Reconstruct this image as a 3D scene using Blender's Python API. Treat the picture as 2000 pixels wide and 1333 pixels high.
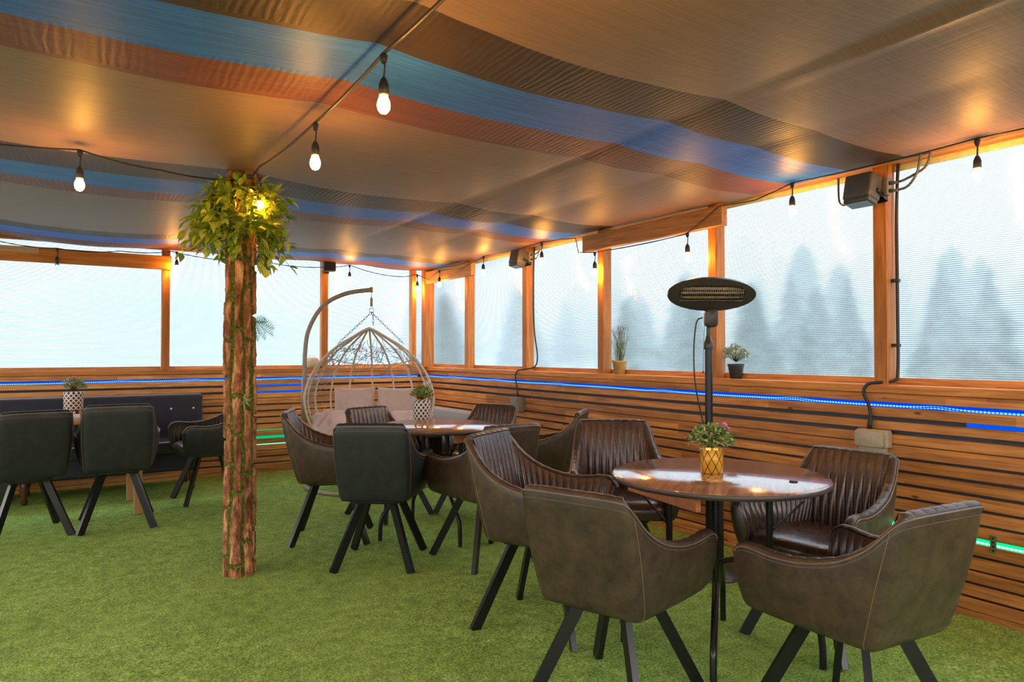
import bpy, math, random
from math import sin, cos, pi, radians, sqrt
from mathutils import Vector, Matrix
import numpy as np
random.seed(7); np.random.seed(7)
S = bpy.context.scene
for o in list(bpy.data.objects): bpy.data.objects.remove(o)
C = S.collection

# ------------------------------------------------------------------ camera, world, exposure
cd = bpy.data.cameras.new('camera'); cam = bpy.data.objects.new('camera', cd); C.objects.link(cam)
cd.sensor_width = 36; cd.lens = 36*1350/2000; cd.clip_end = 300; cd.clip_start = .02
YAW, PITCH = radians(-32.65), math.atan(23/1350)
cam.location = (0, 0, 1.25); cam.rotation_euler = (pi/2+PITCH, 0, YAW)
S.camera = cam
S.view_settings.view_transform = 'Standard'; S.view_settings.look = 'None'
S.view_settings.gamma = 1; S.view_settings.use_curve_mapping = False
S.view_settings.exposure = 1.35
try:
    S.cycles.max_bounces = 10; S.cycles.diffuse_bounces = 5; S.cycles.glossy_bounces = 3
    S.cycles.transmission_bounces = 6; S.cycles.transparent_max_bounces = 12
    S.cycles.sample_clamp_indirect = 6; S.cycles.caustics_reflective = False; S.cycles.caustics_refractive = True
    S.cycles.use_denoising = True
except Exception: pass

W = bpy.data.worlds.new('overcast_sky'); S.world = W; W.use_nodes = True
nt = W.node_tree; nt.nodes.clear()
wo = nt.nodes.new('ShaderNodeOutputWorld'); bg = nt.nodes.new('ShaderNodeBackground')
tc = nt.nodes.new('ShaderNodeTexCoord'); dot = nt.nodes.new('ShaderNodeVectorMath'); dot.operation = 'DOT_PRODUCT'
dot.inputs[1].default_value = Vector((-.70, -.62, .35)).normalized()
nt.links.new(tc.outputs['Generated'], dot.inputs[0])
rp = nt.nodes.new('ShaderNodeValToRGB'); rp.color_ramp.interpolation = 'EASE'
e = rp.color_ramp.elements
e[0].position = .30; e[0].color = (.96, 1.05, 1.13, 1)
e[1].position = .95; e[1].color = (3.3, 3.25, 3.2, 1)
mp = nt.nodes.new('ShaderNodeMapRange'); mp.inputs[1].default_value = -1; mp.inputs[2].default_value = 1
nt.links.new(dot.outputs['Value'], mp.inputs[0]); nt.links.new(mp.outputs[0], rp.inputs[0])
sz = nt.nodes.new('ShaderNodeSeparateXYZ'); nt.links.new(tc.outputs['Generated'], sz.inputs[0])
zr = nt.nodes.new('ShaderNodeMapRange'); zr.inputs[1].default_value = 0; zr.inputs[2].default_value = 1; zr.inputs[3].default_value = .44; zr.inputs[4].default_value = 3.1   # overcast: zenith far brighter than the horizon
nt.links.new(sz.outputs[2], zr.inputs[0]); nt.links.new(zr.outputs[0], bg.inputs[1])
nt.links.new(rp.outputs[0], bg.inputs[0])
nt.links.new(bg.outputs[0], wo.inputs[0])

# ------------------------------------------------------------------ node helpers
class NM:
    def __init__(s, name):
        s.m = bpy.data.materials.new(name); s.m.use_nodes = True; s.t = s.m.node_tree; s.t.nodes.clear()
        s.out = s.n('ShaderNodeOutputMaterial')
    def n(s, typ, **kw):
        nd = s.t.nodes.new(typ)
        for k, v in kw.items(): setattr(nd, k, v)
        return nd
    def l(s, a, b): s.t.links.new(a, b)
    def inp(s, nd, key, v):
        if v is None: return
        i = nd.inputs[key]
        if isinstance(v, bpy.types.NodeSocket): s.l(v, i)
        else:
            if isinstance(v, tuple) and len(v) == 3 and i.type == 'RGBA': v = v+(1,)
            i.default_value = v
    def coord(s, scale=(1, 1, 1), kind='Object', rot=None, loc=None):
        t = s.n('ShaderNodeTexCoord'); m = s.n('ShaderNodeMapping'); s.l(t.outputs[kind], m.inputs[0]); m.inputs['Scale'].default_value = scale
        if rot: m.inputs['Rotation'].default_value = rot
        if loc: m.inputs['Location'].default_value = loc
        return m.outputs[0]
    def noise(s, vec, scale=5, detail=3, rough=.5, dist=0):
        t = s.n('ShaderNodeTexNoise'); s.inp(t, 'Vector', vec); s.inp(t, 'Scale', scale); s.inp(t, 'Detail', detail); s.inp(t, 'Roughness', rough); s.inp(t, 'Distortion', dist)
        return t.outputs[0]
    def vor(s, vec, scale=5, feature='F1', out='Distance', rnd=1):
        t = s.n('ShaderNodeTexVoronoi', feature=feature); s.inp(t, 'Vector', vec); s.inp(t, 'Scale', scale); s.inp(t, 'Randomness', rnd); return t.outputs[out]
    def wave(s, vec, scale=5, dist=0, direction='X', profile='SIN', dscale=1, phase=0):
        t = s.n('ShaderNodeTexWave', bands_direction=direction, wave_profile=profile); s.inp(t, 'Vector', vec); s.inp(t, 'Scale', scale); s.inp(t, 'Distortion', dist); s.inp(t, 'Detail Scale', dscale); s.inp(t, 'Phase Offset', phase)
        return t.outputs[0+1]
    def math(s, op, a, b=None, clamp=False):
        t = s.n('ShaderNodeMath', operation=op, use_clamp=clamp); s.inp(t, 0, a); s.inp(t, 1, b); return t.outputs[0]
    def ramp(s, f, stops, mode='LINEAR'):
        r = s.n('ShaderNodeValToRGB'); r.color_ramp.interpolation = mode; el = r.color_ramp.elements
        while len(el) < len(stops): el.new(.5)
        for i, (p, c) in enumerate(stops): el[i].position = p; el[i].color = c if len(c) == 4 else tuple(c)+(1,)
        s.inp(r, 0, f); return r.outputs[0]
    def mix(s, f, a, b, mode='MIX'):
        m = s.n('ShaderNodeMix', data_type='RGBA', blend_type=mode); s.inp(m, 0, f); s.inp(m, 6, a); s.inp(m, 7, b); return m.outputs[2]
    def sep(s, vec):
        t = s.n('ShaderNodeSeparateXYZ'); s.l(vec, t.inputs[0]); return t.outputs
    def comb(s, x, y, z):
        t = s.n('ShaderNodeCombineXYZ'); s.inp(t, 0, x); s.inp(t, 1, y); s.inp(t, 2, z); return t.outputs[0]
    def bump(s, h, strength=.3, dist=.01, normal=None):
        b = s.n('ShaderNodeBump'); s.inp(b, 'Height', h); s.inp(b, 'Strength', strength); s.inp(b, 'Distance', dist)
        if normal: s.l(normal, b.inputs['Normal'])
        return b.outputs[0]
    def bsdf(s, color=(.8, .8, .8), rough=.5, metal=0, normal=None, spec=.5, sheen=0, coat=0, coatr=.1, trans=0, emis=None, estr=0, sheenc=None, ior=None, aniso=0):
        b = s.n('ShaderNodeBsdfPrincipled'); s.inp(b, 'Base Color', color); s.inp(b, 'Roughness', rough); s.inp(b, 'Metallic', metal)
        s.inp(b, 'Specular IOR Level', spec); s.inp(b, 'Sheen Weight', sheen); s.inp(b, 'Coat Weight', coat); s.inp(b, 'Coat Roughness', coatr)
        s.inp(b, 'Transmission Weight', trans); s.inp(b, 'Anisotropic', aniso)
        if sheenc: s.inp(b, 'Sheen Tint', sheenc)
        if ior: s.inp(b, 'IOR', ior)
        if emis is not None: s.inp(b, 'Emission Color', emis); s.inp(b, 'Emission Strength', estr)
        if normal: s.l(normal, b.inputs['Normal'])
        s.l(b.outputs[0], s.out.inputs[0]); return b

def wood(name, dark, light, axis, knots=True, rough=.5, board=None, rnd=True):
    """axis: grain direction index in object space; board: (axis, pitch) for tone changes from board to board"""
    m = NM(name)
    sc = [14, 14, 14]; sc[axis] = .9
    v = m.coord(tuple(sc))
    g = m.noise(v, 3, 6, .6, .6)
    sc2 = [60, 60, 60]; sc2[axis] = 2.5
    g2 = m.noise(m.coord(tuple(sc2)), 2, 3, .6)
    f = m.math('ADD', m.math('MULTIPLY', g, .75), m.math('MULTIPLY', g2, .35))
    col = m.ramp(f, [(.35, dark), (.68, light)])
    if board:
        t = m.n('ShaderNodeTexCoord'); x = m.sep(t.outputs['Object'])
        bi = m.math('FLOOR', m.math('DIVIDE', m.math('SUBTRACT', x[board[0]], .006), board[1]))
        seg = m.math('FLOOR', m.math('ADD', m.math('DIVIDE', x[axis], 1.31), m.math('MULTIPLY', m.math('SINE', m.math('MULTIPLY', bi, 12.9)), 3.3)))
        wn = m.n('ShaderNodeTexWhiteNoise', noise_dimensions='3D'); m.l(m.comb(bi, seg, 3.7), wn.inputs['Vector'])
        col = m.mix(1, col, m.ramp(wn.outputs[0], [(0, (.68, .64, .62)), (1, (1.2, 1.16, 1.1))]), 'MULTIPLY')
    if knots:
        k = [3.2, 3.2, 3.2]; k[axis] = 1.1
        vd = m.vor(m.coord(tuple(k)), 2.6, rnd=1)
        kn = m.ramp(vd, [(.035, (0, 0, 0)), (.075, (1, 1, 1))])
        col = m.mix(kn, tuple(c*.35 for c in dark), col)
    rr = m.n('ShaderNodeObjectInfo')
    if rnd: col = m.mix(1, col, m.ramp(rr.outputs['Random'], [(0, (.88, .86, .84)), (1, (1.12, 1.1, 1.08))]), 'MULTIPLY')
    m.bsdf(col, rough, normal=m.bump(f, .25, .004), spec=.35)
    return m.m

def plain(name, col, rough=.5, metal=0, bump=None, **kw):
    m = NM(name); v = m.coord()
    n1 = m.noise(v, 30, 3); c = m.mix(1, col, m.ramp(n1, [(.3, (.86,)*3), (.7, (1.12,)*3)]), 'MULTIPLY')
    m.bsdf(c, rough, metal, normal=m.bump(m.noise(v, bump[0], 4), bump[1], .003) if bump else None, **kw); return m.m

def emit(name, col, strength):
    m = NM(name); e = m.n('ShaderNodeEmission'); m.inp(e, 0, col); m.inp(e, 1, strength); m.l(e.outputs[0], m.out.inputs[0]); return m.m

# ------------------------------------------------------------------ materials
PINE_D, PINE_L = (.28, .092, .022), (.68, .30, .082)
M = {}
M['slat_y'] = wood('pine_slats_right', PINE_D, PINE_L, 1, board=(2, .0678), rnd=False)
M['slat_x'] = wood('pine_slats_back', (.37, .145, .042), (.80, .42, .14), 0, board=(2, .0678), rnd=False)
M['pine_z'] = wood('pine_upright', (.26, .08, .012), (.60, .235, .045), 2)
M['pine_y'] = wood('pine_beam_y', (.24, .10, .030), (.52, .25, .09), 1)
M['pine_x'] = wood('pine_beam_x', (.30, .095, .012), (.66, .25, .038), 0)
M['sill_y'] = wood('pine_sill_y', (.30, .10, .018), (.66, .28, .07), 1, knots=True)
M['sill_x'] = wood('pine_sill_x', (.30, .10, .018), (.66, .28, .07), 0)
M['pale_x'] = wood('pale_batten', (.42, .26, .15), (.68, .46, .28), 0)
M['leg_wood'] = wood('oak_leg', (.30, .15, .06), (.56, .34, .17), 2)
M['underboard'] = wood('reddish_board', (.34, .10, .035), (.50, .19, .08), 0, knots=False)
M['cream'] = plain('cream_strip', (.60, .60, .44), .7)
M['backing'] = plain('slate_membrane', (.055, .062, .075), .75)
M['black_metal'] = plain('black_metal', (.005, .0055, .006), .34, .1)
M['black_plastic'] = plain('black_plastic', (.020, .020, .022), .5)
M['dark_heater'] = plain('heater_housing', (.045, .042, .040), .36, .2)
M['steel'] = plain('steel', (.55, .52, .47), .3, 1)
M['box_beige'] = plain('beige_plastic', (.36, .31, .21), .5)
M['box_grey'] = plain('grey_plastic', (.17, .165, .15), .5)
M['flood'] = plain('floodlight_housing', (.085, .075, .075), .45)
M['floodglass'] = plain('floodlight_glass', (.02, .02, .022), .12)
M['cable'] = plain('cable_rubber', (.014, .014, .015), .5)
M['cable_grey'] = plain('cable_grey', (.10, .10, .11), .5)
M['wicker'] = plain('wicker_beige', (.56, .48, .38), .6, bump=(250, .3))
M['taupe_tube'] = plain('taupe_tube', (.30, .25, .20), .42)
M['pot_gold'] = None
M['soil'] = plain('soil', (.03, .02, .012), .9)
M['plant_stem'] = plain('plant_stem', (.11, .13, .03), .7)
M['clay_pot'] = plain('ochre_pot', (.40, .27, .085), .38, .25)
M['black_pot'] = plain('black_pot', (.018, .018, .019), .55)
M['pink'] = plain('pink_petal', (.78, .28, .48), .6)
M['white_flower'] = plain('white_flower', (.80, .80, .66), .6)
M['cream_flower'] = plain('cream_flower', (.72, .68, .52), .6)
M['lavender'] = plain('lavender_bud', (.16, .15, .22), .7)
M['turned'] = plain('turned_leg', (.07, .018, .01), .35)
M['tape'] = plain('stud_gold', (.80, .66, .42), .3, .6)
M['rattan_dark'] = plain('lantern_weave', (.62, .54, .40), .7, bump=(120, .5))

def leaf_mat(name, a, b, c):
    m = NM(name); oi = m.n('ShaderNodeNewGeometry')
    col = m.ramp(oi.outputs['Random Per Island'], [(0, a), (.5, b), (1, c)])
    p = m.bsdf(col, .38, spec=.5); 
    tr = m.n('ShaderNodeBsdfTranslucent'); m.inp(tr, 0, col); mx = m.n('ShaderNodeMixShader'); mx.inputs[0].default_value = .28
    m.l(p.outputs[0], mx.inputs[1]); m.l(tr.outputs[0], mx.inputs[2]); m.l(mx.outputs[0], m.out.inputs[0]); return m.m
M['ficus'] = leaf_mat('ficus_leaf', (.12, .25, .03), (.38, .50, .05), (.68, .64, .09))
M['fern'] = leaf_mat('fern_leaf', (.03, .12, .02), (.06, .20, .03), (.10, .27, .04))
M['box_leaf'] = leaf_mat('box_leaf', (.07, .14, .03), (.22, .33, .07), (.50, .52, .20))
M['pale_leaf'] = leaf_mat('pale_leaf', (.16, .26, .07), (.32, .42, .16), (.56, .62, .33))
M['grey_leaf'] = leaf_mat('grey_leaf', (.12, .17, .09), (.22, .28, .15), (.40, .44, .26))

# turf
m = NM('turf'); v = m.coord()
n1 = m.noise(v, 120, 3, .75); n2 = m.noise(v, 2.2, 3); n3 = m.noise(v, 70, 4, .7); n5 = m.noise(v, 14, 4, .6)
f = m.math('ADD', m.math('MULTIPLY', n1, .6), m.math('MULTIPLY', n3, .4))
col = m.ramp(f, [(.34, (.060, .115, .018)), (.50, (.25, .40, .080)), (.66, (.58, .78, .26))])
col = m.mix(1, col, m.ramp(n2, [(.3, (.88, .90, .85)), (.7, (1.1, 1.08, 1.1))]), 'MULTIPLY')
col = m.mix(1, col, m.ramp(n5, [(.3, (.66, .70, .62)), (.7, (1.2, 1.18, 1.2))]), 'MULTIPLY')
m.bsdf(col, .85, spec=.12, normal=m.bump(m.math('ADD', f, m.math('MULTIPLY', n5, .8)), .9, .012)); M['turf'] = m.m

# ceiling fabric: bands across Y, thread streaks along X
m = NM('striped_fabric'); tcn = m.n('ShaderNodeTexCoord'); x = m.sep(tcn.outputs['Object'])
wob = m.math('MULTIPLY', m.math('SUBTRACT', m.noise(m.coord((.8, 0, 0)), 2, 2), .5), .05)
yy = m.math('ADD', x[1], wob)
Y0, Y1 = -2.0, 8.0
def yp(y): return (y-Y0)/(Y1-Y0)
GREY, DARK, BLUE, MAR = (.285, .178, .168), (.058, .039, .036), (.036, .175, .88), (.215, .075, .072)
bands = [(-2.0, GREY), (-.45, DARK), (-.16, BLUE), (.20, MAR), (.47, GREY), (1.86, DARK), (2.15, BLUE), (2.50, MAR), (2.77, GREY), (4.08, DARK), (4.45, BLUE), (4.82, MAR), (5.07, GREY), (6.52, DARK), (6.80, BLUE), (7.12, MAR), (7.46, (.10, .04, .03))]
fy = m.n('ShaderNodeMapRange'); m.l(yy, fy.inputs[0]); fy.inputs[1].default_value = Y0; fy.inputs[2].default_value = Y1
col = m.ramp(fy.outputs[0], [(yp(y), c) for y, c in bands], 'CONSTANT')
st = m.noise(m.coord((2.2, 120, 1)), 1.6, 4, .7)
streak = m.ramp(st, [(.33, (.55, .58, .62)), (.52, (1, 1, 1)), (.72, (1.55, 1.45, 1.4))])
soft = m.ramp(st, [(.30, (.84, .84, .85)), (.52, (1, 1, 1)), (.72, (1.12, 1.10, 1.10))])
isb = m.ramp(fy.outputs[0], [(yp(y), (1, 1, 1) if c is BLUE else ((.55,)*3 if c is MAR else (.12,)*3)) for y, c in bands], 'CONSTANT')
col = m.mix(1, col, m.mix(isb, soft, streak), 'MULTIPLY')
def inband(lst):
    r = None
    for a, b in lst:
        t = m.math('MULTIPLY', m.math('GREATER_THAN', yy, a), m.math('LESS_THAN', yy, b))
        r = t if r is None else m.math('ADD', r, t)
    return r
rib = inband([(1.86, 2.15), (2.5, 2.77), (4.08, 4.45), (4.82, 5.07), (6.52, 6.8), (7.12, 7.46)])
ribw = m.wave(m.coord((1, .25, 1), rot=(0, 0, .12)), 11, 4.5, 'X', dscale=2.2)
nearwall = m.n('ShaderNodeMapRange'); m.l(x[0], nearwall.inputs[0]); nearwall.inputs[1].default_value = 1.2; nearwall.inputs[2].default_value = 3.2; nearwall.inputs[3].default_value = .0; nearwall.inputs[4].default_value = 1
wrk = m.noise(m.coord((26, 2.2, 1), rot=(0, 0, .1)), 1, 3, .55, .4)
big = m.noise(m.coord((1, 1, 1)), 1.6, 2)
h = m.math('ADD', m.math('MULTIPLY', m.math('MULTIPLY', ribw, rib), m.math('ADD', .04, m.math('MULTIPLY', big, .55))), m.math('MULTIPLY', m.math('MULTIPLY', wrk, m.math('ADD', .12, m.math('MULTIPLY', nearwall.outputs[0], .55))), m.math('MULTIPLY', big, 2.2)))
h = m.math('ADD', h, m.math('MULTIPLY', st, .16))
m.bsdf(col, .50, spec=.16, sheen=.0, normal=m.bump(h, .45, .008)); M['fabric'] = m.m

# twin-wall polycarbonate
m = NM('twin_wall_sheet'); tcn = m.n('ShaderNodeTexCoord'); x = m.sep(tcn.outputs['Object'])
ln = m.math('SINE', m.math('MULTIPLY', x[2], 2*pi/.0105))
lines = m.ramp(m.math('ADD', m.math('MULTIPLY', ln, .5), .5), [(.55, (0, 0, 0)), (.92, (1, 1, 1))])
dirt = m.noise(m.coord((1.5, 1.5, .5)), 1.7, 3)
tcol = m.mix(lines, (.86, .90, .93), (.46, .55, .59))
T = m.n('ShaderNodeBsdfTransparent'); m.inp(T, 0, tcol)
R = m.n('ShaderNodeBsdfRefraction'); m.inp(R, 0, tcol); m.inp(R, 'Roughness', .14); m.inp(R, 'IOR', 1.15)
D = m.n('ShaderNodeBsdfTranslucent'); m.inp(D, 0, m.mix(lines, (.72, .79, .82), (.40, .48, .50)))
G = m.n('ShaderNodeBsdfGlossy'); m.inp(G, 'Color', (1, 1, 1)); m.inp(G, 'Roughness', .16)
b = m.bump(ln, .35, .003); m.l(b, G.inputs['Normal'])
m1 = m.n('ShaderNodeMixShader'); m1.inputs[0].default_value = .72; m.l(T.outputs[0], m1.inputs[1]); m.l(R.outputs[0], m1.inputs[2])
m2 = m.n('ShaderNodeMixShader'); m.l(m.math('ADD', .12, m.math('MULTIPLY', dirt, .04)), m2.inputs[0]); m.l(m1.outputs[0], m2.inputs[1]); m.l(D.outputs[0], m2.inputs[2])
m3 = m.n('ShaderNodeMixShader'); m3.inputs[0].default_value = .04; m.l(m2.outputs[0], m3.inputs[1]); m.l(G.outputs[0], m3.inputs[2])
m.l(m3.outputs[0], m.out.inputs[0]); M['pane'] = m.m

def leather(name, a, b, rough=.36):
    m = NM(name); v = m.coord()
    n1 = m.noise(v, 13, 6, .72, .3); n2 = m.noise(v, 160, 2, .6)
    col = m.ramp(n1, [(.30, a), (.72, b)])
    h = m.math('ADD', n2, m.math('MULTIPLY', n1, .5))
    r = m.ramp(n1, [(.3, (rough+.12,)*3), (.7, (rough-.04,)*3)])
    m.bsdf(col, r, spec=.5, normal=m.bump(h, .12, .003)); return m.m
M['lea_brown'] = leather('brown_leather', (.021, .0125, .0085), (.082, .054, .033))
M['lea_brown_in'] = leather('brown_leather_pleats', (.028, .014, .010), (.095, .050, .032), .22)
M['lea_black'] = leather('charcoal_leather', (.006, .0085, .009), (.022, .027, .027), .42)
M['lea_black_in'] = leather('charcoal_leather_pleats', (.018, .014, .012), (.055, .040, .034), .28)
M['thread'] = plain('tan_thread', (.17, .12, .07), .6)
M['piping'] = plain('leather_piping', (.15, .11, .085), .35)
M['piping_black'] = plain('leather_piping_dark', (.16, .15, .14), .35)

# table top: varnished wood
m = NM('varnished_top'); v = m.coord((1, 9, 9))
g = m.noise(v, 2.2, 5, .6, .8); sc = m.noise(m.coord((6, 40, 1)), 2, 4, .7)
col = m.ramp(g, [(.3, (.15, .066, .034)), (.55, (.33, .165, .085)), (.75, (.48, .27, .15))])
m.bsdf(col, m.ramp(sc, [(.4, (.10,)*3), (.75, (.26,)*3)]), spec=.65, coat=.6, coatr=.12, normal=m.bump(sc, .05, .002)); M['top'] = m.m
M['top_edge'] = plain('dark_table_edge', (.05, .038, .032), .42)

# sofa velvet and cushions
M['navy'] = plain('navy_velvet', (.012, .015, .032), .75, sheen=.4)
M['vinyl'] = plain('dark_vinyl', (.03, .035, .05), .3)
m = NM('cushion_cloth'); v = m.coord(); w = m.noise(v, 420, 2)
m.bsdf(m.mix(1, (.50, .40, .36), m.ramp(w, [(.3, (.85,)*3), (.7, (1.1,)*3)]), 'MULTIPLY'), .8, spec=.2, sheen=.2, normal=m.bump(m.noise(v, 9, 3, .6, 1.2), .35, .02)); M['cushion'] = m.m
m = NM('grey_ribbed'); h = m.wave(m.coord(), 28, 0, 'Y')
m.bsdf(m.mix(h, (.30, .33, .34), (.42, .45, .45)), .6, normal=m.bump(h, .4, .006)); M['bench'] = m.m

# bark / moss driven by the 'moss' attribute
m = NM('bark_and_moss'); at = m.n('ShaderNodeAttribute', attribute_name='moss'); v = m.coord((1, 1, .35))
nb = m.noise(v, 26, 6, .7, .6); nb2 = m.noise(m.coord(), 120, 3, .7)
vr = m.noise(m.coord((1, 1, .4)), 5, 2)
bark = m.ramp(nb, [(.34, (.09, .034, .015)), (.50, (.34, .145, .062)), (.64, (.68, .40, .21))])
bark = m.mix(1, bark, m.ramp(vr, [(.35, (.62, .52, .50)), (.65, (1.1, 1.0, .95))]), 'MULTIPLY')
mos = m.ramp(m.noise(m.coord(), 60, 4, .7), [(.3, (.028, .038, .005)), (.55, (.10, .125, .012)), (.75, (.34, .34, .035))])
mf = m.math('ADD', at.outputs['Fac'], m.math('MULTIPLY', m.math('SUBTRACT', m.noise(m.coord(), 45, 3), .5), .6), True)
col = m.mix(m.ramp(mf, [(.40, (0, 0, 0)), (.58, (1, 1, 1))]), bark, mos)
m.bsdf(col, .8, spec=.3, normal=m.bump(m.math('ADD', nb, m.math('MULTIPLY', nb2, .5)), .8, .010)); M['bark'] = m.m

# LED strips: rows of dots; wide base glow paints in LED light on the gap backing
def led(name, base, dotc, s0, s1, axis, pitch=.017):
    """tape: base glows like the lit gap backing, with a row of brighter diodes (uv v across the tape)"""
    m = NM(name); t = m.n('ShaderNodeTexCoord'); x = m.sep(t.outputs['Object'])
    at = m.n('ShaderNodeAttribute', attribute_name='across')
    d = m.math('ABSOLUTE', m.math('SINE', m.math('MULTIPLY', x[axis], pi/pitch)))
    row = m.ramp(at.outputs['Fac'], [(.12, (0, 0, 0)), (.20, (1, 1, 1)), (.40, (1, 1, 1)), (.50, (0, 0, 0))])
    f = m.math('MULTIPLY', m.ramp(d, [(.30, (.25,)*3), (.75, (1, 1, 1))]), row)
    e = m.n('ShaderNodeEmission'); m.inp(e, 0, m.mix(f, base, dotc)); m.inp(e, 1, m.math('ADD', s0, m.math('MULTIPLY', f, s1-s0)))
    m.l(e.outputs[0], m.out.inputs[0]); return m.m
BL, GR = (.0, .055, .80), (.0, .62, .17)
M['led_by'] = led('blue_led_strip_y', BL, (.10, .40, 1), .40, 1.1, 1)
M['led_bx'] = led('blue_led_strip_x', BL, (.10, .40, 1), .40, 1.1, 0)
M['led_gy'] = led('green_led_strip_y', GR, (.30, 1, .60), .8, 1.3, 1)
M['led_gx'] = led('green_led_strip_x', GR, (.30, 1, .60), .8, 1.3, 0)
M['led_glow_b'] = led('blue_gap_glow', (.0, .10, .9), (.0, .10, .9), .40, .40, 0)  # plain glowing bands stand in for LED light spilled into further gaps
M['led_glow_g'] = led('green_gap_glow', (.0, .66, .22), (.0, .66, .22), .33, .33, 0)
M['bulb'] = emit('glowing_bulb_glass', (1, .42, .06), 150)
M['filament'] = emit('filament', (1, .75, .40), 60)
m = NM('clear_bulb_glass'); m.bsdf((.9, .9, .9), .05, trans=1.0, ior=1.2); M['bulb_off'] = m.m

def lattice(name, bg_, line, nang, pitch, lw, metal, rough, both):
    """diamond lattice round a pot; pot axis = local z"""
    m = NM(name); t = m.n('ShaderNodeTexCoord'); x = m.sep(t.outputs['Object'])
    a = m.math('DIVIDE', m.math('ARCTAN2', x[1], x[0]), 2*pi/nang); z = m.math('DIVIDE', x[2], pitch)
    def tri(u):
        fr = m.math('FRACT', u); return m.math('ABSOLUTE', m.math('SUBTRACT', fr, .5))
    p = tri(m.math('ADD', a, z)); q = tri(m.math('SUBTRACT', a, z)); d = m.math('MINIMUM', p, q)
    f = m.ramp(d, [(lw, (1, 1, 1)), (lw+.03, (0, 0, 0))])
    col = m.mix(f, bg_, line)
    if both:
        f2 = m.ramp(m.math('MAXIMUM', p, q), [(.40, (0, 0, 0)), (.43, (1, 1, 1))]); col = m.mix(f2, col, line)
    m.bsdf(col, rough, metal, normal=m.bump(d, .3, .003)); return m.m
M['pot_gold'] = lattice('gold_diamond_pot', (.78, .42, .05), (.05, .022, .008), 9, .062, .035, .45, .25, False)
M['pot_white'] = lattice('white_lattice_pot', (.05, .028, .02), (.70, .66, .62), 12, .038, .15, 0, .45, False)

# outdoors
m = NM('meadow'); v = m.coord(); m.bsdf(m.ramp(m.noise(v, .35, 4), [(.35, (.08, .10, .08)), (.65, (.16, .19, .17))]), .9, spec=.1); M['meadow'] = m.m
M['conifer'] = leaf_mat('conifer_needles', (.018, .036, .042), (.028, .052, .055), (.042, .068, .062))
M['trunk'] = plain('tree_trunk', (.06, .045, .035), .9)
M['shed'] = plain('grey_render', (.42, .44, .46), .8)

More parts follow.
